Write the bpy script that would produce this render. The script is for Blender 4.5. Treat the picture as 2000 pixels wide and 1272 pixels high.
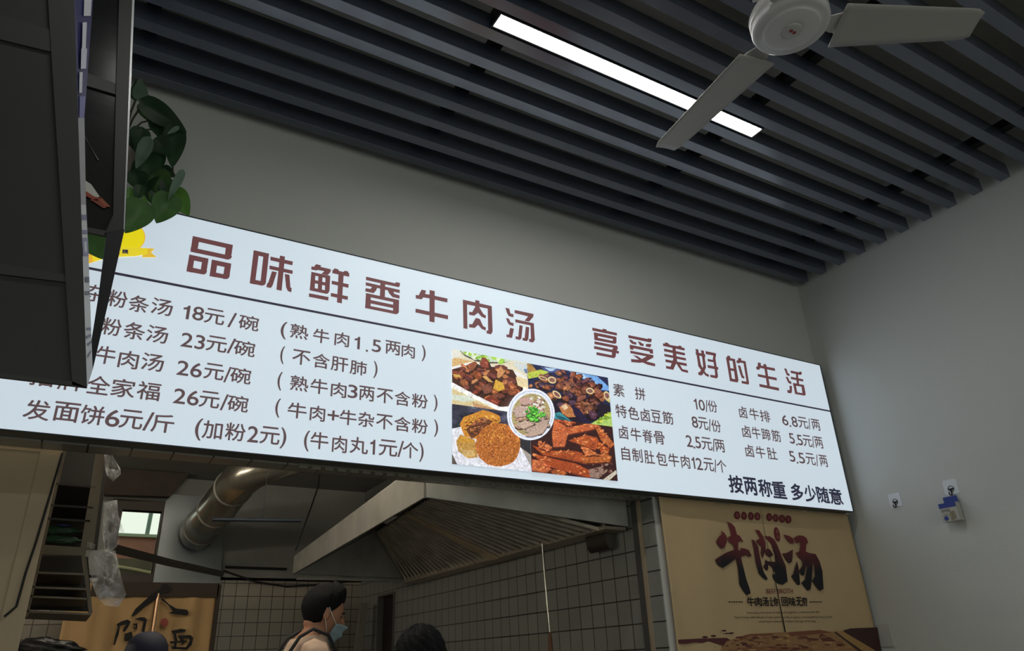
import bpy, bmesh, math, random
from mathutils import Vector, Matrix
C = bpy.context.scene
for o in list(bpy.data.objects): bpy.data.objects.remove(o)

# ------------------------------------------------------------------ camera, world, light, exposure
CZ = 1.3                                    # eye height
F_PX = 1429.188                             # focal length for a 2000 px wide frame
RV = (Vector((0.86257798, -0.50458151, -0.03683389)),   # image right
      Vector((0.18221853, 0.37776894, -0.90779239)),    # image down
      Vector((0.47196996, 0.77632991, 0.41779927)))     # forward
cam = bpy.data.cameras.new('camera'); cam.sensor_width = 36; cam.lens = F_PX/2000*36
cam.clip_start = 0.02; cam.clip_end = 100
co = bpy.data.objects.new('camera', cam); C.collection.objects.link(co)
M = Matrix((RV[0], -RV[1], -RV[2])).transposed()
q = M.to_quaternion(); co.rotation_mode = 'QUATERNION'; co.rotation_quaternion = q
co.location = (0, 0, CZ); C.camera = co

SKY = (0.82, 0.87, 0.77); SKY_STRENGTH = 1.12
world = bpy.data.worlds.new('world'); C.world = world; world.use_nodes = True
bg = world.node_tree.nodes['Background']; bg.inputs[0].default_value = (*SKY, 1); bg.inputs[1].default_value = SKY_STRENGTH
C.view_settings.view_transform = 'Standard'; C.view_settings.look = 'None'
C.view_settings.gamma = 1; C.view_settings.use_curve_mapping = False
C.view_settings.exposure = 0.0
SIGN_L = .78                                # backlight of the menu sign
LAMP_L = 34.0                               # ceiling linear lamp
KITCHEN_L = 72.0                            # kitchen tube lamp

# ------------------------------------------------------------------ helpers
def ray(px, py):
    return RV[0]*((px-1000)/F_PX) + RV[1]*((py-636)/F_PX) + RV[2]
def PY(px, py, Y): d = ray(px, py)*1.0; d = d*(Y/d.y); return Vector((d.x, d.y, d.z+CZ))
def PX(px, py, X): d = ray(px, py); d = d*(X/d.x); return Vector((d.x, d.y, d.z+CZ))
def PZ(px, py, Z): d = ray(px, py); d = d*((Z-CZ)/d.z); return Vector((d.x, d.y, d.z+CZ))
def lin(c): return tuple(((v/255)/12.92 if v/255 <= .04045 else ((v/255+.055)/1.055)**2.4) for v in c)

MATS = {}
def mat(name, rgb, rough=.6, metal=0, var=0, vscale=8, bump=0, bscale=60, emit=0, alpha=1, trans=0, coat=0, ior=1.45, spec=None):
    if name in MATS: return MATS[name]
    m = bpy.data.materials.new(name); m.use_nodes = True; nt = m.node_tree; b = nt.nodes['Principled BSDF']
    col = lin(rgb)
    b.inputs['Base Color'].default_value = (*col, 1); b.inputs['Roughness'].default_value = rough
    b.inputs['Metallic'].default_value = metal; b.inputs['IOR'].default_value = ior
    if spec is not None: b.inputs['Specular IOR Level'].default_value = spec
    if trans: b.inputs['Transmission Weight'].default_value = trans
    if coat: b.inputs['Coat Weight'].default_value = coat
    if alpha < 1: b.inputs['Alpha'].default_value = alpha
    tc = nt.nodes.new('ShaderNodeTexCoord')
    if var:
        n = nt.nodes.new('ShaderNodeTexNoise'); n.inputs['Scale'].default_value = vscale; n.inputs['Detail'].default_value = 6
        r = nt.nodes.new('ShaderNodeValToRGB')
        r.color_ramp.elements[0].position = .3; r.color_ramp.elements[1].position = .7
        r.color_ramp.elements[0].color = (*[c*(1-var) for c in col], 1); r.color_ramp.elements[1].color = (*[min(1, c*(1+var)) for c in col], 1)
        nt.links.new(tc.outputs['Object'], n.inputs['Vector']); nt.links.new(n.outputs['Fac'], r.inputs['Fac']); nt.links.new(r.outputs['Color'], b.inputs['Base Color'])
    if bump:
        n2 = nt.nodes.new('ShaderNodeTexNoise'); n2.inputs['Scale'].default_value = bscale; n2.inputs['Detail'].default_value = 4
        bp = nt.nodes.new('ShaderNodeBump'); bp.inputs['Strength'].default_value = bump; bp.inputs['Distance'].default_value = .01
        nt.links.new(tc.outputs['Object'], n2.inputs['Vector']); nt.links.new(n2.outputs['Fac'], bp.inputs['Height']); nt.links.new(bp.outputs['Normal'], b.inputs['Normal'])
    if emit:
        b.inputs['Emission Color'].default_value = (*col, 1); b.inputs['Emission Strength'].default_value = emit
    MATS[name] = m; return m

def tile_mat(name, axes, rgb, grout, u0, v0, tw=.12, th=.125, mortar=.0035, rough=.3):
    m = bpy.data.materials.new(name); m.use_nodes = True; nt = m.node_tree; b = nt.nodes['Principled BSDF']; L = nt.links.new
    tc = nt.nodes.new('ShaderNodeTexCoord'); sp = nt.nodes.new('ShaderNodeSeparateXYZ'); cb = nt.nodes.new('ShaderNodeCombineXYZ')
    L(tc.outputs['Object'], sp.inputs[0])
    a1 = nt.nodes.new('ShaderNodeMath'); a1.operation = 'ADD'; a1.inputs[1].default_value = -u0+tw*40
    a2 = nt.nodes.new('ShaderNodeMath'); a2.operation = 'ADD'; a2.inputs[1].default_value = -v0+th*40
    L(sp.outputs[axes[0]], a1.inputs[0]); L(sp.outputs[axes[1]], a2.inputs[0]); L(a1.outputs[0], cb.inputs[0]); L(a2.outputs[0], cb.inputs[1])
    br = nt.nodes.new('ShaderNodeTexBrick'); br.offset = 0; br.squash = 1
    br.inputs['Scale'].default_value = 1; br.inputs['Brick Width'].default_value = tw; br.inputs['Row Height'].default_value = th
    br.inputs['Mortar Size'].default_value = mortar; br.inputs['Mortar Smooth'].default_value = .1; br.inputs['Bias'].default_value = 0
    c = lin(rgb)
    br.inputs['Color1'].default_value = (*c, 1); br.inputs['Color2'].default_value = (*[x*.9 for x in c], 1); br.inputs['Mortar'].default_value = (*lin(grout), 1)
    L(cb.outputs[0], br.inputs['Vector']); L(br.outputs['Color'], b.inputs['Base Color'])
    bp = nt.nodes.new('ShaderNodeBump'); bp.invert = True; bp.inputs['Strength'].default_value = .4; bp.inputs['Distance'].default_value = .003
    L(br.outputs['Fac'], bp.inputs['Height']); L(bp.outputs['Normal'], b.inputs['Normal'])
    b.inputs['Roughness'].default_value = rough
    return m

class B:
    def __init__(s): s.v = []; s.f = []; s.c = []
    def add(s, vs, fs, col=None):
        n = len(s.v); s.v += [Vector(v) for v in vs]; s.f += [[i+n for i in f] for f in fs]; s.c += [col]*len(fs); return s
    def box(s, x0, x1, y0, y1, z0, z1):
        return s.add([(x0,y0,z0),(x1,y0,z0),(x1,y1,z0),(x0,y1,z0),(x0,y0,z1),(x1,y0,z1),(x1,y1,z1),(x0,y1,z1)],
                     [(0,3,2,1),(4,5,6,7),(0,1,5,4),(1,2,6,5),(2,3,7,6),(3,0,4,7)])
    def prism(s, front, d):                     # polygon front (Vectors) pushed along d
        n = len(front); d = Vector(d)
        fs = [tuple(range(n)), tuple(range(2*n-1, n-1, -1))] + [((i+1) % n, i, n+i, n+(i+1) % n) for i in range(n)]
        return s.add(list(front)+[Vector(p)+d for p in front], fs)
    def tube(s, pts, r, seg=12, caps=True):
        pts = [Vector(p) for p in pts]; rs = r if isinstance(r, (list, tuple)) else [r]*len(pts); vs = []; up = None
        for i, p in enumerate(pts):
            t = ((pts[min(i+1, len(pts)-1)]-pts[max(i-1, 0)])).normalized()
            a = up if up is not None else (Vector((0,0,1)) if abs(t.z) < .9 else Vector((1,0,0)))
            u = (a-t*a.dot(t)).normalized(); w = t.cross(u); up = u
            vs += [p+(u*math.cos(k*2*math.pi/seg)+w*math.sin(k*2*math.pi/seg))*rs[i] for k in range(seg)]
        fs = [(i*seg+k, i*seg+(k+1) % seg, (i+1)*seg+(k+1) % seg, (i+1)*seg+k) for i in range(len(pts)-1) for k in range(seg)]
        if caps: fs += [tuple(range(seg))[::-1], tuple(range((len(pts)-1)*seg, len(pts)*seg))]
        return s.add(vs, fs)
    def lathe(s, prof, c, seg=48):              # profile [(r, z)] about the vertical through c
        vs = [(c[0]+r*math.cos(k*2*math.pi/seg), c[1]+r*math.sin(k*2*math.pi/seg), c[2]+z) for r, z in prof for k in range(seg)]
        fs = [(i*seg+k, i*seg+(k+1) % seg, (i+1)*seg+(k+1) % seg, (i+1)*seg+k) for i in range(len(prof)-1) for k in range(seg)]
        return s.add(vs, fs)
    def grid(s, fn, nu, nv):
        vs = [fn(i/nu, j/nv) for j in range(nv+1) for i in range(nu+1)]
        return s.add(vs, [(j*(nu+1)+i, j*(nu+1)+i+1, (j+1)*(nu+1)+i+1, (j+1)*(nu+1)+i) for j in range(nv) for i in range(nu)])
    def build(s, name, m, parent=None, smooth=False, bevel=0, solid=0, recalc=True):
        off = Vector((0,0,0)); p = parent
        while p is not None: off += p.location; p = p.parent
        me = bpy.data.meshes.new(name); me.from_pydata([v-off for v in s.v], [], s.f)
        if any(c is not None for c in s.c):
            at = me.color_attributes.new('ink', 'FLOAT_COLOR', 'CORNER')
            for poly in me.polygons:
                c = s.c[poly.index] or (1,1,1)
                for li in poly.loop_indices: at.data[li].color = (*c, 1)
        elif recalc:
            bm = bmesh.new(); bm.from_mesh(me); bmesh.ops.recalc_face_normals(bm, faces=bm.faces); bm.to_mesh(me); bm.free()
        if smooth:
            for poly in me.polygons: poly.use_smooth = True
        o = bpy.data.objects.new(name, me); C.collection.objects.link(o)
        if m: me.materials.append(m)
        if parent: o.parent = parent
        if bevel:
            bv = o.modifiers.new('bevel', 'BEVEL'); bv.width = bevel; bv.segments = 2; bv.limit_method = 'ANGLE'
        if solid:
            sm = o.modifiers.new('solid', 'SOLIDIFY'); sm.thickness = solid; sm.offset = 0
        return o
def tag(o, label, cat, group=None):
    o['label'] = label; o['category'] = cat
    if group: o['group'] = group
    return o
def thing(name, loc, label, cat, group=None):
    o = bpy.data.objects.new(name, None); C.collection.objects.link(o); o.location = loc; o.empty_display_size = .1
    return tag(o, label, cat, group)
def struct(o): o['kind'] = 'structure'; return o

# lettering: characters of the built-in font as flat meshes
GLYPH = {}
def glyph(t, bold=0):
    k = (t, bold)
    if k not in GLYPH:
        cu = bpy.data.curves.new('letters', 'FONT'); cu.body = t; cu.size = 1; cu.offset = bold; cu.resolution_u = 5
        o = bpy.data.objects.new('letters', cu); C.collection.objects.link(o)
        dg = bpy.context.evaluated_depsgraph_get(); e = o.evaluated_get(dg); me = e.to_mesh()
        vs = [(v.co.x, v.co.y) for v in me.vertices]; fs = [list(p.vertices) for p in me.polygons]
        e.to_mesh_clear(); bpy.data.objects.remove(o); bpy.data.curves.remove(cu)
        xs = [v[0] for v in vs] or [0, 1]; ys = [v[1] for v in vs] or [0, 1]
        x0, x1, y0, y1 = min(xs), max(xs), min(ys), max(ys)
        GLYPH[k] = ([((x-x0)/max(1e-6, x1-x0), (y-y0)/max(1e-6, y1-y0)) for x, y in vs], fs)
    return GLYPH[k]
GLYPH[('1', 0)] = ([(.58, 0), (1, 0), (1, 1), (.72, 1), (.52, .86), (0, .79), (0, .68), (.58, .72)], [list(range(8))])
def put(b, t, fn, bold=0, col=None):            # fn(u, v) -> point; bold = stroke thickening in metres
    vs, fs = glyph(t); p = [fn(u, v) for u, v in vs]
    if not bold: b.add(p, fs, col); return
    n = 8 if bold > .002 else 4
    for i in range(n):
        a = i*2*math.pi/n+.4; d = Vector((bold*math.cos(a), -.00002*i, bold*math.sin(a))); b.add([q_+d for q_ in p], fs, col)

def ink_mat(name, strength, noise=0):           # printed film lit from behind: colour from the print
    m = bpy.data.materials.new(name); m.use_nodes = True; nt = m.node_tree; b = nt.nodes['Principled BSDF']; L = nt.links.new
    a = nt.nodes.new('ShaderNodeAttribute'); a.attribute_name = 'ink'; out = a.outputs['Color']
    if noise:
        tc = nt.nodes.new('ShaderNodeTexCoord'); n = nt.nodes.new('ShaderNodeTexNoise'); n.inputs['Scale'].default_value = 120; n.inputs['Detail'].default_value = 8
        r = nt.nodes.new('ShaderNodeMapRange'); r.inputs[1].default_value = .3; r.inputs[2].default_value = .7; r.inputs[3].default_value = 1-noise; r.inputs[4].default_value = 1+noise*.8
        mx = nt.nodes.new('ShaderNodeVectorMath'); mx.operation = 'SCALE'
        L(tc.outputs['Object'], n.inputs['Vector']); L(n.outputs['Fac'], r.inputs[0]); L(out, mx.inputs[0]); L(r.outputs[0], mx.inputs['Scale']); out = mx.outputs[0]
    L(out, b.inputs['Base Color'])
    if strength:
        L(out, b.inputs['Emission Color']); b.inputs['Emission Strength'].default_value = strength
    b.inputs['Roughness'].default_value = .5
    return m

# ------------------------------------------------------------------ materials
M_wall = mat('painted_wall', (208, 208, 205), .7, var=.03, vscale=1.5, bump=.08, bscale=90)
M_wallr = mat('painted_side_wall', (208, 210, 208), .65, var=.03, vscale=1.2, bump=.08, bscale=90)
M_dark = mat('slat_charcoal', (76, 83, 100), .2, var=.06, vscale=5, ior=1.9)
M_soffit = mat('ceiling_grey_paint', (176, 172, 164), .9, var=.1, vscale=2)
M_floor = mat('floor_tile_grey', (92, 90, 86), .4, var=.1, vscale=2)
M_black = mat('black_enamel', (22, 22, 25), .35)
M_steel = mat('brushed_steel', (200, 198, 192), .42, .4, var=.15, vscale=6, bump=.05, bscale=20)
M_steel2 = mat('dull_steel', (160, 157, 150), .5, .4, var=.2, vscale=5)
M_white = mat('white_enamel', (205, 203, 200), .3)

# ------------------------------------------------------------------ setting
YW, YI = 3.09, 3.20                         # menu wall, room face and kitchen face
XR, XJ, XL, YB = 4.41, 2.735, -2.2, 7.75
ZS = CZ+.80; ZC = CZ+2.9; ZK = CZ+1.75; YF = -3.2
b = B(); b.box(XL, XR, YW, YI, ZS, ZC); b.box(XL, -1.5, YW, YI, 0, ZS); b.box(XJ, 2.80, YW, YI, 0, ZS)
struct(b.build('wall_back', M_wall))
struct(B().box(XR, XR+.12, YF, YB+.1, 0, ZC).build('wall_right', M_wallr))
struct(B().box(XL-.12, XL, YF, YB+.1, 0, ZC).build('wall_left', M_wall))
struct(B().box(XL, XR, YF, YB+.1, -.1, 0).build('floor', M_floor))
struct(B().box(XL-.12, XR+.12, YF, YI, ZC, ZC+.12).build('ceiling', M_soffit))
b = B(); b.box(XL, XR, YF-.1, YF, 2.75, ZC); b.box(XL, XR, YF-.1, YF, 0, .3); b.box(3.6, XR, YF-.1, YF, .3, 2.75)
struct(b.build('wall_front', M_wall))
# tiled lining of the serving hatch: underside and jamb
T_sof = tile_mat('hatch_underside_tile', (0, 1), (150, 146, 138), (40, 38, 36), 1.93, YI, .148, .13)
T_jamb = tile_mat('hatch_jamb_tile', (1, 2), (146, 148, 144), (30, 30, 32), 3.2, CZ+.0376, .135, .125)
struct(B().box(-1.5, XJ, YW+.002, YI, ZS-.008, ZS).build('trim_1', T_sof))
struct(B().box(XJ-.008, XJ, YW+.002, YI, 0, ZS-.008).build('trim_2', T_jamb))
b = B(); b.box(XJ-.022, XJ-.008, YI-.012, YI+.010, 0, ZS-.008)
struct(b.build('trim_3', mat('corner_strip_alu', (176, 160, 138), .4, .3)))
# kitchen shell
T_kr = tile_mat('kitchen_side_tile', (1, 2), (140, 141, 138), (34, 34, 36), 3.366, CZ+.0361, .1203, .1247)
T_kb = tile_mat('kitchen_far_tile', (0, 2), (146, 138, 126), (44, 42, 40), .0, CZ+.08, .115, .118)
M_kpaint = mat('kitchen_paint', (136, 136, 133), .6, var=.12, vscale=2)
b = B(); b.box(XJ, XJ+.1, YI, 6.78, 0, ZK); b.box(XJ, XJ+.1, 7.2, YB, 0, ZK); b.box(XJ, XJ+.1, 6.78, 7.2, CZ+.64, ZK)
struct(b.build('wall_kitchen_right', T_kr))
struct(B().box(XJ-.02, XJ, YI+.012, YI+.06, 0, ZS).build('trim_4', mat('grey_edge_strip', (74, 74, 74), .5)))
wx0, wx1, wz0, wz1 = .40, .735, CZ+.855, CZ+1.42
b = B(); b.box(XL, wx0, YB, YB+.1, 0, ZK); b.box(wx1, XJ+.1, YB, YB+.1, 0, ZK); b.box(wx0, wx1, YB, YB+.1, 0, wz0); b.box(wx0, wx1, YB, YB+.1, wz1, ZK)
struct(b.build('wall_kitchen_far', T_kb))
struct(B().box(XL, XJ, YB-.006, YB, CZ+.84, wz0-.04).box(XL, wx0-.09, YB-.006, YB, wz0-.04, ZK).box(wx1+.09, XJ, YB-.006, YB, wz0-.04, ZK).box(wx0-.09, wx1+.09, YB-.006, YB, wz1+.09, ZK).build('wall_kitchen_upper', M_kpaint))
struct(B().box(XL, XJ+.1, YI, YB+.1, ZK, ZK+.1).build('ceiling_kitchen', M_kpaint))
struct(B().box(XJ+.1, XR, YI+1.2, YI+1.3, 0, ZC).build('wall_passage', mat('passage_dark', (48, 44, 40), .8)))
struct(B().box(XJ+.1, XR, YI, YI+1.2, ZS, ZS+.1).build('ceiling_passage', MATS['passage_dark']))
# far window: brown frame, glass, fence and eave outside
M_brown = mat('brown_window_frame', (58, 47, 38), .5, var=.1)
w = thing('window_1', (0, YB, wz0), 'brown framed window in the far kitchen wall with bright daylight', 'window'); struct(w)
fr = B(); e = .045
fr.box(wx0-.09, wx0, YB-.03, YB+.08, wz0-.09, wz1+.09); fr.box(wx1, wx1+.075, YB-.03, YB+.08, wz0-.09, wz1+.09)
fr.box(wx0, wx1, YB-.03, YB+.08, wz0-.09, wz0); fr.box(wx0, wx1, YB-.03, YB+.08, wz1, wz1+.09)
fr.build('frame', M_brown, w)
B().box(wx0, wx1, YB+.03, YB+.034, wz0, wz1).build('pane', mat('window_glass', (245, 250, 245), .02, trans=1, ior=1.02), w)
o = B().box(-1, 3, 9.0, 9.12, 0, CZ+1.37).build('outside_wall', mat('outside_wall_red', (150, 104, 88), .8, var=.15, vscale=3)); struct(o)
o = B().box(-1, 3, 8.97, 9.15, CZ+1.37, CZ+1.40).build('outside_wall_coping', mat('coping', (150, 165, 140), .7)); struct(o)
o = B().box(-1, 3, 8.4, 8.5, 0, CZ+1.07).build('outside_wall_low', mat('outside_low_wall', (120, 116, 98), .8, var=.2, vscale=3)); struct(o)
tag(B().tube([PY(262, 1112, 8.388)+Vector((-.6, 0, .09)), PY(262, 1112, 8.388), PY(296, 1119, 8.388)], .012).build('outdoor_pipe', mat('pale_pipe', (190, 180, 140), .5)), 'pale pipe running outside the kitchen window', 'pipe')
tag(B().tube([PY(286, 1050, 9.06), PY(295, 990, 9.06)+Vector((.02, 0, .3))], .022).build('fence_post', mat('green_grey_post', (105, 130, 118), .6)), 'grey green post seen through the kitchen window', 'post')
# door in the kitchen side wall
d = thing('door_1', (XJ, 6.99, 0), 'dark door in the tiled side wall of the kitchen', 'door'); struct(d)
B().box(XJ+.04, XJ+.08, 6.8, 7.18, 0, CZ+.62).build('door_leaf', mat('dark_door', (34, 29, 27), .5), d)
B().box(XJ-.015, XJ+.1, 6.78, 6.8, 0, CZ+.64).box(XJ-.015, XJ+.1, 7.18, 7.2, 0, CZ+.64).box(XJ-.015, XJ+.1, 6.8, 7.18, CZ+.62, CZ+.64).build('door_frame', mat('grey_door_frame', (92, 90, 86), .5), d)

# ------------------------------------------------------------------ slatted ceiling
ORD = ['first', 'second', 'third', 'fourth', 'fifth', 'sixth', 'seventh', 'eighth', 'ninth', 'tenth', 'eleventh', 'twelfth', 'thirteenth', 'fourteenth', 'fifteenth', 'sixteenth', 'seventeenth', 'eighteenth', 'nineteenth', 'twentieth', 'twenty first', 'twenty second']
ZB = CZ+2.462
slat = B().box(-1.9, 4.36, -.029, .029, 0, .09).build('ceiling_slat', M_dark, bevel=.002)
for i in range(19):
    o = slat if i == 0 else slat.copy()
    if i: C.collection.objects.link(o)
    o.location = (0, 2.98-.1595*i, ZB)
    tag(o, f'long charcoal ceiling slat, {ORD[i]} out from the menu wall', 'ceiling slat', 'charcoal slats of the open ceiling')
rail = B().box(-.028, .028, .0, 3.05, .09, .14).build('ceiling_rail', mat('rail_black', (30, 31, 33), .5))
for i, (x, w_) in enumerate(((4.03, 'nearest the right wall'), (2.66, 'by the light end nearer the corner'), (1.28, 'by the light end away from the corner'), (-.09, 'above the potted plant'))):
    o = rail if i == 0 else rail.copy()
    if i: C.collection.objects.link(o)
    o.location = (x, 0, ZB); tag(o, 'black carrier rail above the slats, ' + w_, 'rail', 'carrier rails above the slats')
# linear lamp lying between two slats
l = thing('ceiling_light', (1.94, 1.94, ZB), 'long glowing white linear lamp between the ceiling slats', 'light')
B().box(1.160, 2.728, 1.898, 1.905, -.004+ZB, .08+ZB).box(1.160, 2.728, 1.975, 1.982, ZB-.004, ZB+.08).box(1.160, 1.168, 1.905, 1.975, ZB-.004, ZB+.08).box(2.720, 2.728, 1.905, 1.975, ZB-.004, ZB+.08).box(1.160, 2.728, 1.905, 1.975, ZB+.07, ZB+.08).build('housing', M_black, l)
B().box(1.168, 2.720, 1.905, 1.975, ZB, ZB+.01).build('diffuser', mat('lamp_diffuser', (255, 254, 247), .5, emit=LAMP_L), l)

for ly, w_ in ((.5, 'added out of view, nearer the camera than the lit one'),):  # added lamp out of view, brightens the walls
    l2 = l.copy(); C.collection.objects.link(l2); l2.location = (.6, ly-.0, ZB); tag(l2, 'long white linear ceiling lamp ' + w_, 'light')
    for ch in l.children:
        c_ = ch.copy(); C.collection.objects.link(c_); c_.parent = l2
# ------------------------------------------------------------------ menu sign
YS = 3.0; sx0, sx1, sz0, sz1 = -1.2, 4.338, CZ+.7985, CZ+1.811
sg = thing('menu_sign', (1.6, YS, sz0), 'long white backlit menu sign with brown lettering along the wall', 'sign')
B().box(sx0, sx1, YS+.004, YW, sz0, sz1).build('light_box', mat('sign_case', (96, 96, 92), .5), sg)
B().box(sx0+.004, sx1-.006, YS, YS+.004, sz0+.002, sz1-.002).build('lit_face', mat('sign_film', (203, 216, 227), .35, emit=SIGN_L), sg)
B().box(sx1-.006, sx1, YS-.003, YS+.004, sz0, sz1).box(sx0, sx1, YS-.003, YS+.004, sz0-.003, sz0+.002).box(sx0, sx1, YS-.003, YS+.004, sz1-.002, sz1+.003).build('edge_trim', mat('sign_edge', (52, 54, 58), .5), sg)
def S(px, py, k=1): return PY(px, py, YS-.0006*k)
def crop(x0, y0, s): return lambda x, y: (x0+x*s, y0+y*s)
I_line = mat('print_navy', (46, 42, 54), .5, emit=.9); I_brown = mat('print_brown', (84, 66, 68), .5, emit=.9)
I_title = mat('print_maroon', (106, 66, 68), .5, emit=.72); I_bold = mat('print_dark_navy', (40, 40, 58), .5, emit=.9)
zl = (S(350, 560.6).z + S(1622, 802).z)/2
B().box(sx0+.004, sx1-.006, YS-.0008, YS-.0002, zl-.0056, zl+.0056).build('divider_line', I_line, sg)

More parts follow.
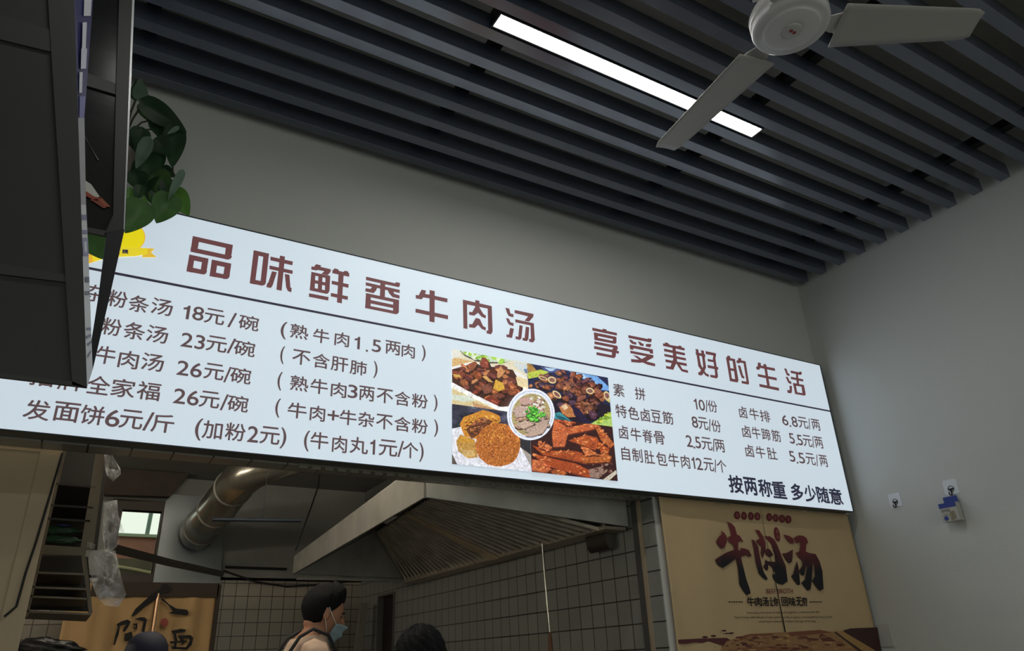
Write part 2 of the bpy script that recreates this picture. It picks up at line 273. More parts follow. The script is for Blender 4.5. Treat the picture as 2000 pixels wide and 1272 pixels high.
TITLE = {
 (350, 450, .12): [
  [[(222,92),(875,238),(864,312),(209,164)],[(222,92),(334,116),(289,373),(182,348)],[(766,214),(875,238),(848,420),(820,470),(790,478),(735,466)],[(189,275),(862,420),(840,462),(795,478),(182,348)],
   [(165,393),(478,460),(468,540),(154,474)],[(165,393),(255,412),(212,690),(118,668)],[(383,440),(478,460),(445,680),(415,715),(385,718),(340,708)],[(128,588),(455,660),(440,700),(405,720),(370,716),(118,668)],
   [(532,475),(848,542),(838,620),(521,552)],[(532,475),(628,496),(588,764),(493,745)],[(750,522),(848,542),(818,750),(790,790),(750,795),(708,788)],[(503,670),(828,735),(808,775),(770,795),(493,745)]],
  [[(1213,323),(1463,380),(1455,450),(1204,395)],[(1213,323),(1302,343),(1232,882),(1147,862)],[(1376,360),(1463,380),(1412,840),(1390,890),(1350,902),(1317,895)],[(1155,790),(1415,842),(1395,885),(1350,902),(1147,862)],
   [(1487,427),(1850,508),(1842,570),(1482,488)],[(1470,572),(1848,655),(1845,712),(1467,632)],[(1640,410),(1722,428),(1668,985),(1582,966)],[(1510,665),(1590,682),(1520,900),(1490,940),(1418,925),(1430,865),(1450,850)],[(1718,710),(1795,725),(1810,930),(1832,940),(1825,1010),(1770,990),(1740,930)]]],
 (590, 500, .105): [
  [[(260,152),(355,175),(345,205),(535,248),(530,300),(415,285),(290,262),(265,272),(170,255),(175,193),(222,203)],[(415,283),(530,300),(475,358),(360,333)],
   [(172,295),(250,312),(232,660),(142,640)],[(305,325),(382,342),(366,690),(290,672)],[(438,352),(525,372),(510,650),(480,702),(450,705),(420,700)],[(172,295),(525,372),(522,430),(169,352)],[(162,432),(516,512),(513,573),(158,492)],[(146,580),(510,655),(480,702),(450,706),(142,640)],[(130,695),(493,765),(488,832),(125,760)],
   [(597,230),(665,245),(690,280),(770,298),(795,275),(858,290),(862,318),(880,322),(876,390),(562,322),(567,255),(590,260)],[(680,300),(775,330),(740,885),(648,865)],[(553,460),(866,527),(862,595),(550,525)],[(537,688),(855,752),(848,820),(532,752)]],
  [[(1190,385),(1735,510),(1742,487),(1823,502),(1818,560),(1795,583),(1188,450)],[(1184,490),(1818,632),(1815,692),(1182,550)],[(1457,460),(1548,480),(1540,780),(1447,760)],[(1310,560),(1400,580),(1380,640),(1330,695),(1175,660),(1180,600),(1275,615)],[(1580,610),(1690,640),(1715,705),(1815,735),(1812,797),(1680,765),(1620,700)],
   [(1188,690),(1805,820),(1800,882),(1185,752)],[(1180,800),(1800,930),(1800,994),(1178,865)],[(1174,912),(1800,1040),(1785,1070),(1750,1087),(1172,970)],[(1188,690),(1280,710),(1273,990),(1172,970)],[(1697,797),(1805,820),(1800,1045),(1785,1072),(1750,1087),(1690,1075)]]],
 (800, 550, .13): [
  [[(180,122),(250,138),(232,185),(300,197),(300,255),(205,240),(180,270),(92,255),(92,200),(135,208)],[(295,197),(570,256),(567,317),(295,255)],[(300,127),(378,143),(375,617),(297,600)],[(90,407),(578,510),(577,570),(87,465)]],
  [[(800,272),(862,286),(870,715),(808,703)],[(800,272),(1235,370),(1235,420),(862,346),(800,335)],[(1172,358),(1235,372),(1248,750),(1225,795),(1158,780),(1155,735),(1180,738)],[(987,277),(1050,292),(1050,400),(985,390)],[(985,380),(1052,395),(1110,490),(1147,512),(1145,557),(1080,530),(1028,470),(970,515),(892,500),(895,455),(940,460)],[(995,547),(1055,562),(1105,670),(1147,692),(1143,738),(1080,710),(1030,652),(975,700),(893,688),(895,640),(940,642)]],
  [[(1438,393),(1498,407),(1515,480),(1562,492),(1558,540),(1490,520),(1465,480)],[(1447,547),(1495,560),(1515,612),(1563,625),(1560,672),(1495,650),(1470,615)],[(1510,697),(1568,710),(1540,850),(1455,835),(1455,793),(1490,800)],[(1578,427),(1862,487),(1860,530),(1795,605),(1725,590),(1780,525),(1578,475)],[(1588,567),(1865,628),(1867,672),(1587,612)],[(1815,618),(1866,628),(1883,880),(1855,918),(1795,905),(1795,862),(1822,862)],[(1650,655),(1700,665),(1680,850),(1660,878),(1592,865),(1592,822),(1632,830)],[(1745,678),(1798,688),(1785,865),(1762,898),(1697,885),(1697,845),(1728,850)]]],
 (1140, 620, .11): [
  [[(150,183),(335,222),(340,200),(405,215),(407,238),(590,278),(590,325),(155,235)],[(180,265),(580,348),(580,400),(182,318)],[(180,265),(250,280),(255,415),(190,402)],[(518,337),(580,350),(585,440),(560,473),(520,465)],[(187,350),(584,432),(560,473),(192,402)],[(190,425),(600,508),(608,555),(580,600),(500,585),(525,540),(192,475)],[(183,508),(625,600),(625,648),(183,558)],[(500,570),(575,590),(570,695),(540,728),(500,720)],[(225,618),(560,685),(540,728),(228,668)]],
  [[(790,315),(1140,385),(1145,370),(1208,385),(1205,430),(1180,447),(795,365)],[(802,392),(860,405),(885,432),(937,443),(933,488),(860,472),(825,435)],[(957,427),(1020,440),(1025,460),(1065,470),(1063,515),(1000,500)],[(1100,477),(1150,470),(1207,480),(1180,535),(1105,520)],[(815,485),(1228,570),(1235,650),(1172,638),(1170,610),(885,550),(882,580),(822,567)],[(825,590),(1238,672),(1238,715),(1110,785),(1000,810),(845,795),(840,740),(1000,755),(1115,695),(830,637)],[(870,668),(960,690),(1080,775),(1268,822),(1270,873),(1130,840),(1040,800)]],
  [[(1445,443),(1495,455),(1530,490),(1680,515),(1690,500),(1735,510),(1740,535),(1790,545),(1793,592),(1410,508),(1405,462),(1440,468)],[(1425,555),(1797,633),(1800,680),(1428,603)],[(1430,648),(1815,725),(1818,770),(1433,692)],[(1450,745),(1830,820),(1833,868),(1453,793)],[(1575,540),(1630,550),(1660,780),(1590,935),(1465,908),(1458,862),(1540,875),(1590,740)],[(1630,790),(1690,810),(1755,920),(1850,942),(1855,990),(1740,960),(1680,880)]]],
 (1350, 670, .12): [
  [[(68,97),(115,107),(130,200),(155,340),(180,400),(240,490),(290,520),(287,557),(230,530),(160,440),(115,380),(90,210)],[(158,117),(205,127),(243,400),(190,515),(165,532),(118,522),(112,480),(140,472),(195,385),(185,290)],[(70,150),(225,182),(232,232),(78,195)],[(232,133),(402,168),(405,205),(395,240),(398,290),(350,280),(358,205),(238,183)],[(265,258),(400,288),(400,320),(270,300)],[(265,358),(440,395),(440,440),(270,405)],[(355,265),(398,275),(438,550),(415,580),(312,558),(307,517),(390,530),(380,420)]],
  [[(590,205),(635,215),(635,250),(580,240)],[(565,233),(612,243),(670,628),(630,620)],[(668,254),(712,262),(770,610),(755,645),(722,640)],[(565,233),(712,262),(718,303),(572,278)],[(600,400),(735,430),(740,470),(607,442)],[(622,572),(768,602),(755,645),(630,622)],[(765,243),(815,253),(815,285),(880,297),(890,340),(820,325),(795,320),(780,335),(740,325),(735,285),(760,285)],[(845,290),(885,298),(943,660),(928,680),(822,657),(818,617),(900,630)],[(758,362),(800,372),(845,530),(866,552),(862,583),(820,565),(790,480)]],
  [[(1085,317),(1135,328),(1132,365),(1175,375),(1178,340),(1220,350),(1228,388),(1360,412),(1367,458),(1125,408),(1105,440),(1062,430),(1055,388),(1080,385)],[(1180,350),(1222,355),(1285,735),(1240,725)],[(1080,505),(1390,568),(1395,613),(1087,548)],[(1107,667),(1427,732),(1432,780),(1113,713)]],
  [[(1510,412),(1552,422),(1572,490),(1600,505),(1600,543),(1555,525)],[(1535,550),(1575,558),(1600,618),(1628,630),(1632,675),(1580,650)],[(1600,695),(1640,703),(1640,800),(1620,823),(1568,812),(1562,765),(1602,770)],[(1615,450),(1755,478),(1768,465),(1797,472),(1800,510),(1775,523),(1622,490)],[(1620,550),(1822,592),(1825,630),(1625,590)],[(1700,480),(1735,488),(1757,670),(1718,662)],[(1655,650),(1835,685),(1840,722),(1660,690)],[(1655,650),(1698,660),(1732,838),(1690,830)],[(1790,677),(1835,686),(1865,835),(1850,860),(1815,855)],[(1683,795),(1862,828),(1850,860),(1690,832)]]]}
b = B()
for k, chars in TITLE.items():
    f = crop(*k)
    for ch in chars:
        b = B()
        for j, poly in enumerate(ch): b.add([S(*f(*p), 1+.15*j) for p in poly], [tuple(range(len(poly)))])
        b.build('title_character', I_title, sg)

def row(b, f, h, items, bold=.0011, k=1):
    last = None
    for it in items:
        t, xa, ya, xb, yb = it[:5]
        if b is None or (last is not None and xa < last-80): 
            if b is not None: b.build('menu_line', I_brown, sg)
            b = B()
        last = xa
        lo, hi = it[5:7] if len(it) > 5 else {'(': (-.12, 1.1), ')': (-.12, 1.1), '/': (-.02, 1.0), '.': (.02, .16), '+': (.15, .8)}.get(t, (.03, .94) if t[0].isdigit() else (0, 1))
        A, Z = S(*f(xa, ya), k), S(*f(xb, yb), k); zc = (A.z+Z.z)/2; z0 = zc-h/2
        if t == '.': z0 -= h*.0
        put(b, t, lambda u, v: Vector((A.x+(Z.x-A.x)*u, A.y, z0+h*(lo+(hi-lo)*v))), bold)
    b.build('menu_line', I_bold if bold > .002 else I_brown, sg)
fA, fB, fC, fD = crop(340, 440, .36163), crop(100, 380, .3303), crop(1120, 600, .31453), crop(0, 700, .2)
row(None, fB, .071, [('杂',205,575,318,595),('粉',335,610,450,625),('条',460,640,578,655),('汤',592,660,718,670),
                  ('粉',300,775,415,790),('条',430,800,555,815),('汤',565,820,690,835),('牛',265,945,380,955),('肉',400,970,515,985),('汤',535,985,665,1000)])
row(None, fD, .0715, [('招',300,168,530,190),('牌',575,215,810,232),('全',850,255,1075,270),('家',1090,285,1320,300),('福',1340,315,1565,325),
                  ('发',235,500,490,510),('面',525,515,775,535),('饼',785,550,1020,560),('6',1035,575,1170,590),('元',1170,590,1395,605),('/',1405,615,1495,615),('斤',1480,635,1700,640)])
row(None, fA, .067, [('1',50,466,83,471),('8',102,473,160,480),('元',165,488,272,500),('/',293,512,335,512),('碗',350,522,457,533),('(',577,565,607,570),('熟',628,570,725,580),('牛',752,595,838,603),('肉',868,612,945,622),('1',975,632,1003,636),('.',1038,648,1048,650),('5',1070,648,1117,655),('两',1142,658,1222,668),('肉',1230,675,1300,685),(')',1338,690,1358,693),
                  ('23',40,612,165,638),('元',175,635,285,650),('/',290,650,330,653),('碗',325,660,437,672),('(',575,700,595,700),('不',640,710,735,720),('含',750,728,840,740),('肝',848,745,940,757),('肺',950,765,1040,777),(')',1078,780,1098,780),
                  ('26',18,765,150,788),('元',163,785,268,798),('/',272,805,305,808),('碗',305,808,415,818),('(',560,840,582,842),('熟',628,850,725,860),('牛',738,865,830,878),('肉',848,885,930,895),('3',940,893,990,902),('两',1000,905,1082,915),('不',1095,918,1182,928),('含',1192,932,1275,942),('粉',1285,945,1370,955),(')',1403,960,1422,962),
                  ('26',0,915,133,940),('元',138,935,245,950),('/',253,955,290,957),('碗',290,958,400,970),('(',548,985,572,987),('牛',615,996,715,1007),('肉',735,1012,815,1022),('+',830,1022,890,1030),('牛',895,1035,985,1044),('杂',995,1045,1080,1055),('不',1092,1058,1180,1068),('含',1190,1070,1277,1080),('粉',1285,1082,1370,1090),(')',1405,1095,1425,1097)])
row(None, fA, .072, [('(',115,1100,150,1103),('加',155,1100,260,1112),('粉',278,1112,385,1122),('2',398,1125,455,1132),('元',465,1130,570,1143),(')',575,1148,605,1150),('(',703,1163,730,1165),('牛',738,1158,833,1170),('肉',855,1178,933,1188),('丸',950,1185,1047,1195),('1',1060,1195,1085,1199),('元',1107,1198,1205,1210),('/',1208,1207,1240,1209),('个',1235,1210,1318,1222),(')',1325,1225,1347,1227)])
row(None, fC, .074, [('素',247,510,315,522),('拼',382,532,445,545),('1',749,598,767,602),('0',778,604,815,612),('/',818,613,835,615),('份',835,610,892,622),
                  ('特',262,640,330,652),('色',340,653,405,665),('卤',418,665,475,677),('豆',483,674,545,686),('筋',553,682,618,694),('8',735,710,772,717),('元',775,718,835,728),('/',838,732,855,735),('份',857,733,915,745),
                  ('卤',283,772,340,783),('牛',355,787,420,797),('脊',428,797,492,808),('骨',500,805,565,818),('2',700,828,738,835),('.',741,840,752,842),('5',756,836,790,845),('元',795,843,860,855),('/',862,856,880,860),('两',880,856,938,868),
                  ('自',298,905,350,915),('制',365,915,428,927),('肚',440,927,502,938),('包',515,938,580,948),('牛',590,945,655,956),('肉',668,956,722,966),('1',735,964,753,968),('2',762,970,800,977),('元',808,973,870,984),('/',873,985,890,988),('个',890,983,950,994)])
row(None, fC, .075, [('卤',1028,648,1078,658),('牛',1093,660,1150,670),('排',1158,672,1220,684),('6',1295,698,1332,705),('.',1337,710,1347,711),('8',1355,708,1390,715),('元',1395,712,1455,724),('/',1458,724,1472,727),('两',1480,726,1530,736),
                  ('卤',1047,768,1100,778),('牛',1108,776,1160,787),('蹄',1168,786,1222,797),('筋',1230,793,1285,806),('5',1340,812,1372,818),('.',1377,824,1387,826),('5',1390,822,1422,828),('元',1425,826,1480,837),('/',1482,837,1495,840),('两',1498,836,1548,846),
                  ('卤',1067,888,1120,898),('牛',1133,897,1190,907),('肚',1203,905,1263,917),('5',1340,923,1375,930),('.',1381,936,1391,938),('5',1398,933,1435,941),('元',1443,938,1500,950),('/',1505,950,1520,953),('两',1528,950,1577,961)])
row(None, fC, .100, [('按',965,1093,1050,1107),('两',1062,1107,1138,1119),('称',1150,1119,1230,1131),('重',1235,1129,1318,1142),('多',1352,1143,1425,1156),('少',1435,1153,1505,1164),('随',1512,1160,1585,1173),('意',1590,1170,1668,1182)], bold=.0032)
# round badge and ribbon at the sign's upper left (the cartoon on it is left out)
fE = crop(130, 380, .14154)
I_print = ink_mat('print_colours', .9)
b = B()
def shp(b, f, poly, rgb, k): b.add([S(*f(*p), k) for p in poly], [tuple(range(len(poly)))], lin(rgb))
def ell(cx, cy, rx, ry, n=40, rot=0): return [(cx+rx*math.cos(a)*math.cos(rot)-ry*math.sin(a)*math.sin(rot), cy+rx*math.cos(a)*math.sin(rot)+ry*math.sin(a)*math.cos(rot)) for a in [i*2*math.pi/n for i in range(n)]]
shp(b, fE, ell(760, 590, 328, 235), (214, 168, 60), 1); shp(b, fE, ell(755, 590, 318, 228), (222, 206, 26), 2)
shp(b, fE, [(285,830),(440,790),(455,905),(290,960),(310,900)], (217,170,50), 1.5); shp(b, fE, [(340,790),(520,735),(720,705),(720,860),(600,865),(450,905),(370,920)], (222,206,40), 3)
shp(b, fE, [(700,725),(1115,740),(1115,820),(960,850),(705,862)], (220,200,45), 3.2); shp(b, fE, [(1060,738),(1215,748),(1165,800),(1243,866),(1045,868)], (214,176,56), 2.5)
b.build('badge', I_print, sg)
b = B(); put(b, '院', lambda u, v: S(*fE(775+u*75, 815-v*55), 5), .0012); put(b, '小', lambda u, v: S(*fE(690+u*40, 835-v*50), 5), .0012); b.build('badge_lettering', I_bold, sg)

# ---- food collage printed on the sign
rnd = random.Random(7)
fP = crop(860, 660, .23588)
Q1 = [(97,92),(718,210),(738,637),(97,547)]; Q2 = [(718,210),(1387,330),(1425,737),(740,645)]
Q3 = [(97,547),(738,637),(757,1110),(97,1045)]; Q4 = [(740,645),(1425,737),(1470,1188),(757,1110)]
def clip(poly, q):
    for i in range(4):
        a, c = q[i], q[(i+1) % 4]; out = []
        side = lambda p: (c[0]-a[0])*(p[1]-a[1])-(c[1]-a[1])*(p[0]-a[0])
        for j in range(len(poly)):
            p, r = poly[j], poly[(j+1) % len(poly)]; sp, sr = side(p), side(r)
            if sp >= 0: out.append(p)
            if (sp >= 0) != (sr >= 0):
                t = sp/(sp-sr); out.append((p[0]+(r[0]-p[0])*t, p[1]+(r[1]-p[1])*t))
        poly = out
        if len(poly) < 3: return []
    return poly
def inside(p, poly):
    r = False
    for i in range(len(poly)):
        (x1, y1), (x2, y2) = poly[i], poly[i-1]
        if (y1 > p[1]) != (y2 > p[1]) and p[0] < (x2-x1)*(p[1]-y1)/(y2-y1)+x1: r = not r
    return r
def jit(c, a=14): k = rnd.uniform(-a, a); return tuple(max(0, min(255, v+k+rnd.uniform(-5, 5))) for v in c)
def blob(x, y, s, asp, rot, n=9, rough=.28):
    o = []
    for i in range(n):
        a = i*2*math.pi/n; r = s*(1+rnd.uniform(-rough, rough)); px, py = r*math.cos(a), r*asp*math.sin(a)
        o.append((x+px*math.cos(rot)-py*math.sin(rot), y+px*math.sin(rot)+py*math.cos(rot)))
    return o
class Pic(B):
    k = 1.5
    def p(s, poly, rgb, q):
        poly = clip(poly, q); s.k += .008
        if poly: shp(s, fP, poly, rgb, s.k)
    def chunks(s, area, q, pal, n, s0, s1, asp=(.35, .8), rough=.28, edge=True):
        xs = [p[0] for p in area]; ys = [p[1] for p in area]; i = 0; pts = []
        while len(pts) < n and i < n*30:
            i += 1; p = (rnd.uniform(min(xs), max(xs)), rnd.uniform(min(ys), max(ys)))
            if inside(p, area): pts.append(p)
        pts.sort(key=lambda p: p[1])
        for p in pts:
            sz = rnd.uniform(s0, s1); a = rnd.uniform(*asp); r = rnd.uniform(-.9, .9); c = rnd.choice(pal)
            if edge: s.p(blob(p[0]+sz*.08, p[1]+sz*.18, sz*1.1, a*1.1, r, 9, rough), tuple(v*.42 for v in c), q)
            s.p(blob(p[0], p[1], sz, a, r, 9, rough), jit(c), q)
            for _ in range(2): s.p(blob(p[0]+rnd.uniform(-.4, .4)*sz, p[1]+rnd.uniform(-.3, .2)*sz*a, sz*.35, a*.55, r, 6), tuple(min(255, v*1.25+8) for v in jit(c, 10)), q)
P = Pic()
# upper left: braised beef on a white plate
P.p(Q1, (224,214,188), Q1); P.p([(97,160),(300,200),(97,240)], (214,178,120), Q1); P.p([(97,100),(160,100),(170,150),(97,175)], (228,226,216), Q1)
P.p([(97,420),(480,600),(480,640),(97,560)], (214,196,150), Q1); P.p([(260,530),(480,600),(420,640),(300,600)], (196,150,110), Q1); P.p([(97,470),(230,480),(300,520),(180,530),(97,510)], (214,222,206), Q1)
P.p([(160,105),(330,130),(590,190),(520,212),(400,214),(290,195),(200,150)], (88,80,72), Q1); P.p([(165,104),(260,118),(595,188),(540,202),(400,200),(270,170),(195,135)], (196,214,190), Q1)
P.chunks([(200,115),(560,190),(480,205),(300,175)], Q1, [(150,190,70),(206,224,170),(120,168,60),(226,232,206)], 26, 14, 30, edge=False)
P.p([(600,200),(720,220),(722,300),(640,260)], (204,212,214), Q1); P.p([(690,260),(720,255),(720,300),(700,290)], (110,130,170), Q1)
P.p([(97,240),(250,200),(640,280),(720,330),(722,520),(600,620),(480,600),(97,405)], (236,234,232), Q1)
P.p([(97,262),(260,215),(600,265),(680,400),(660,500),(560,570),(480,572),(97,368)], (72,44,38), Q1)
P.chunks([(97,270),(260,225),(380,205),(580,260),(665,390),(640,450),(520,480),(440,540),(330,500),(97,350)], Q1, [(112,62,50),(142,80,54),(166,98,62),(96,52,46),(186,122,78),(128,64,48)], 60, 26, 58)
P.p([(460,345),(525,378),(538,430),(482,446),(435,422)], (150,100,40), Q1); P.p([(458,345),(522,378),(532,425),(480,440),(438,418)], (216,168,66), Q1)
P.p([(625,325),(650,320),(722,345),(722,425),(640,395)], (228,208,164), Q1); P.p([(345,320),(380,315),(440,370),(400,365)], (206,160,96), Q1); P.p([(100,300),(160,305),(175,330),(120,325)], (206,166,88), Q1)
P.p([(97,368),(97,410),(460,592),(560,604),(500,575),(300,480)], (240,240,240), Q1)
# upper right: beef ribs
P.p(Q2, (40,44,76), Q2); P.p([(718,210),(760,225),(800,275),(720,285)], (170,130,70), Q2); P.p([(830,240),(1000,262),(960,285),(880,290)], (80,90,140), Q2); P.p([(860,245),(960,255),(930,275),(900,275)], (180,205,235), Q2)
P.p([(1060,275),(1200,300),(1300,320),(1390,400),(1400,440),(1320,430),(1200,350)], (120,168,228), Q2); P.p([(1090,285),(1180,300),(1300,380),(1250,370)], (176,206,240), Q2)
P.p([(722,290),(830,262),(900,285),(830,320),(730,340)], (186,198,80), Q2); P.p([(1220,395),(1330,440),(1400,500),(1405,540),(1300,470)], (190,180,90), Q2)
P.p([(880,440),(1405,560),(1410,640),(1290,700),(1100,700),(900,620)], (38,32,44), Q2)
RIB = [(730,345),(850,275),(1000,265),(1110,290),(1250,350),(1330,440),(1390,500),(1390,555),(1280,560),(1290,660),(1200,680),(1150,600),(1000,560),(900,480),(800,420),(740,400)]
P.chunks(RIB, Q2, [(126,76,60),(152,96,70),(104,64,66),(90,60,78),(172,116,80),(74,44,44),(140,84,62)], 95, 18, 46)
for cx, cy, rx, ry, r in ((925,350,36,28,.4),(965,470,44,22,.7),(1240,440,34,26,.3),(1380,480,24,40,-.4),(850,335,40,14,.3)):
    P.p(ell(cx, cy, rx, ry, 20, r), (222,200,150), Q2); P.p(ell(cx, cy, rx*.7, ry*.62, 20, r), (136,92,88), Q2)
P.p([(985,575),(1040,538),(1090,580),(1122,655),(1060,660),(1010,630)], (182,118,74), Q2); P.p([(1000,570),(1040,548),(1060,580),(1030,600)], (226,196,160), Q2); P.p([(1085,555),(1150,590),(1230,690),(1170,692),(1110,640)], (44,34,62), Q2)
P.p([(945,625),(990,615),(1085,690),(1040,700),(948,672)], (64,140,150), Q2)
for i in range(5): P.p([(950+i*14,640+i*4),(956+i*14,638+i*4),(1010+i*16,690),(1000+i*16,690)], (30,60,76), Q2)
P.p([(1230,722),(1400,620),(1425,600),(1425,740)], (176,206,112), Q2); P.chunks([(1250,715),(1400,620),(1420,640),(1300,730)], Q2, [(200,206,70),(120,150,50)], 14, 10, 22, edge=False)
# lower left: golden tripe
P.p(Q3, (56,56,72), Q3); P.chunks([(97,560),(550,620),(540,700),(97,740)], Q3, [(48,48,64),(70,70,88),(40,40,52)], 16, 30, 60, edge=False)
P.p([(97,752),(170,738),(400,800),(660,895),(757,1075),(757,1110),(135,1048),(97,960)], (228,228,238), Q3); P.p([(97,960),(140,1048),(97,1045)], (96,86,76), Q3); P.p([(660,895),(757,960),(757,1070)], (170,160,150), Q3); P.p([(640,830),(757,850),(757,975),(660,905)], (52,52,56), Q3)
P.p([(130,860),(165,800),(285,845),(310,990),(230,1000),(150,940)], (190,144,74), Q3); P.p([(150,900),(200,930),(280,930),(290,985),(200,985)], (206,170,110), Q3); P.p([(140,850),(170,815),(280,850),(270,865),(180,868)], (205,150,60), Q3)
TR = [(160,715),(195,655),(275,628),(350,598),(420,615),(490,645),(500,690),(380,780),(300,840),(200,815)]
P.p(TR, (204,136,52), Q3); P.p([(200,740),(240,690),(350,660),(440,690),(330,790),(260,840)], (112,66,46), Q3)
P.chunks([(180,700),(300,640),(480,650),(480,680),(300,690),(200,760)], Q3, [(214,146,54),(196,124,48),(226,160,70)], 40, 9, 20); P.chunks([(220,740),(340,670),(430,695),(300,810)], Q3, [(140,84,56),(120,70,48),(164,100,62)], 22, 14, 28)
P.p(blob(478, 888, 186, .97, 0, 30, .03), (176,104,48), Q3)
for _ in range(420):
    a = rnd.uniform(0, 6.283); r = 182*math.sqrt(rnd.random()); x, y = 478+r*math.cos(a), 888+r*.97*math.sin(a)
    P.p(blob(x, y, rnd.uniform(5, 9), .6, rnd.uniform(0, 3), 6), jit(rnd.choice([(206,136,62),(190,112,50),(224,164,70),(138,78,40),(216,150,80)] if y < 860 else [(180,104,50),(200,128,64),(132,74,42),(206,140,84)])), Q3)
# lower right: braised strips
P.p(Q4, (58,34,34), Q4)
for s_ in ([(945,672),(1050,740),(1055,800),(1030,900),(935,905),(925,790)],[(950,676),(1060,690),(1120,700),(1060,725)],[(1050,740),(1180,720),(1280,705),(1330,740),(1220,770),(1060,800)],[(1280,735),(1340,765),(1442,880),(1410,912),(1330,850)],[(1060,850),(1200,805),(1300,825),(1312,900),(1280,930),(1150,880)],[(1280,840),(1400,920),(1390,960),(1330,950)],[(760,890),(900,935),(1100,935),(1180,955),(1175,1035),(1020,1000),(850,970)],[(1175,972),(1380,962),(1420,985),(1400,1030),(1180,1040)],[(760,955),(950,1005),(1120,1040),(1240,1100),(1240,1160),(1050,1110),(850,1050)],[(760,1005),(860,1025),(920,1090),(870,1120),(760,1100)],[(810,852),(930,905),(900,940),(815,910)],[(1160,895),(1230,915),(1310,970),(1200,975)],[(930,1090),(1030,1105),(1030,1140),(920,1120)]):
    P.p([(x+4, y+12) for x, y in s_], (92,44,34), Q4); c = jit((178,92,52), 16); P.p(s_, c, Q4); P.chunks(s_, Q4, [(150,70,42),(196,110,64),(206,128,78),(130,58,38)], 20, 8, 24, asp=(.15, .3), edge=False)
    P.chunks(s_, Q4, [tuple(min(255, v*1.18) for v in c), tuple(v*.8 for v in c), (216,132,80)], 14, 7, 15, edge=False)
P.chunks([(940,690),(1050,745),(1040,890),(940,890)], Q4, [(206,122,72),(176,92,52)], 26, 6, 12, edge=False)
P.p([(1230,1090),(1330,1068),(1380,1110),(1310,1165),(1240,1155)], (146,118,106), Q4); P.chunks([(1250,1050),(1420,1030),(1440,1110),(1300,1160)], Q4, [(110,70,60),(150,124,112),(80,48,44)], 24, 8, 18, edge=False); P.p([(1340,1180),(1455,1095),(1462,1125),(1395,1185)], (204,194,178), Q4)
# centre: bowl of beef soup
QB = [(540,400),(960,400),(960,870),(540,870)]; R_ = .22
P.k += .5; P.p(ell(750, 635, 196, 214, 64, R_), (236,240,250), QB); P.p(ell(750, 635, 180, 197, 64, R_), (96,108,176), QB); P.p(ell(750, 635, 177, 194, 64, R_), (232,237,248), QB); P.p(ell(752, 640, 160, 178, 64, R_), (176,158,112), QB)
P.chunks(ell(752, 640, 145, 160, 24), QB, [(186,158,146),(172,146,130),(194,166,154),(178,140,120)], 26, 30, 52, asp=(.4, .6), rough=.15)
for s_ in ([(660,500),(740,490),(770,540),(700,560),(660,545)],[(600,600),(650,560),(720,570),(710,650),(630,660)],[(630,730),(700,680),(770,720),(690,755)],[(690,775),(850,690),(905,670),(880,730),(740,790)],[(700,805),(860,720),(895,720),(850,790),(760,818),(710,815)]):
    P.p([(x+3, y+7) for x, y in s_], (110,86,74), QB); P.p(s_, jit((190,162,150), 8), QB)
P.chunks([(740,500),(830,490),(880,580),(860,620),(780,560)], QB, [(236,232,224),(220,210,196)], 14, 8, 18, edge=False)
P.chunks([(720,580),(780,560),(860,630),(800,690),(750,690),(710,640)], QB, [(84,170,60),(116,200,80),(60,140,50),(96,186,66)], 42, 12, 24)
P.chunks(ell(740, 650, 130, 140, 20), QB, [(110,180,80),(230,226,210)], 14, 4, 8, edge=False)
P.build('food_photo', ink_mat('print_food', .74, .36), sg)

# ------------------------------------------------------------------ slotted curtain rail under the sign
t = thing('curtain_rail', (2.0, 3.075, ZS-.02), 'slotted metal curtain hanging rail under the menu sign', 'rail')
x0r = PZ(588, 905, ZS-.008).x; b = B(); x = x0r
B().box(x0r, XJ-.03, 3.079, 3.083, ZS-.010, ZS-.0015).build('top_bar', mat('rail_grey', (120, 116, 106), .45, .6), t)
while x < XJ-.07:
    b.box(x, x+.036, 3.078, 3.084, ZS-.022, ZS-.010); x += .056
b.build('hook_teeth', MATS['rail_grey'], t)

# ------------------------------------------------------------------ extractor hood along the kitchen side wall
hd = thing('extractor_hood', (2.2, 4.7, CZ+.7), 'large stainless steel extractor hood with slanted grease filters', 'hood')
Yn, Yf = 3.32, 6.25
xl0, xl1 = PY(832, 972.5, Yn).x, 1.64; zl0, zl1 = PY(832, 972.5, Yn).z, CZ+.71
xr = XJ-.006; zr = CZ+.672
def panel(pts, th, n): return B().prism([Vector(p) for p in pts], Vector(n)*th)
b = panel([(xl0, Yn, zl0), (xr-.0, Yn, zr), (xr, Yn, CZ+1.02), (xl0+.35, Yn, CZ+1.22), (xl0, Yn, CZ+.93)], .012, (0, -1, 0)); b.build('front_panel', M_steel, hd)
b = panel([(xl1, Yf, zl1), (xr, Yf, zr), (xr, Yf, CZ+1.02), (xl1+.6, Yf, CZ+1.22), (xl1, Yf, CZ+.85)], .012, (0, 1, 0)); b.build('end_panel', M_steel2, hd)
b = panel([(xl0, Yn, zl0), (xl0, Yn, CZ+.93), (xl1, Yf, CZ+.85), (xl1, Yf, zl1)], .012, (-1, 0, 0)); b.build('side_panel', M_steel2, hd)  # darker steel on this side, its shade put into the colour
b = panel([(xl0, Yn, CZ+.93), (xl0+.35, Yn, CZ+1.22), (xl1+.6, Yf, CZ+1.22), (xl1, Yf, CZ+.85)], .012, (0, 0, 1)); b.build('sloped_top', M_steel2, hd)
b = panel([(xl0+.35, Yn, CZ+1.22), (xr, Yn, CZ+1.22), (xr, Yf, CZ+1.22), (xl1+.6, Yf, CZ+1.22)], .012, (0, 0, 1)); b.build('flat_top', M_steel2, hd)
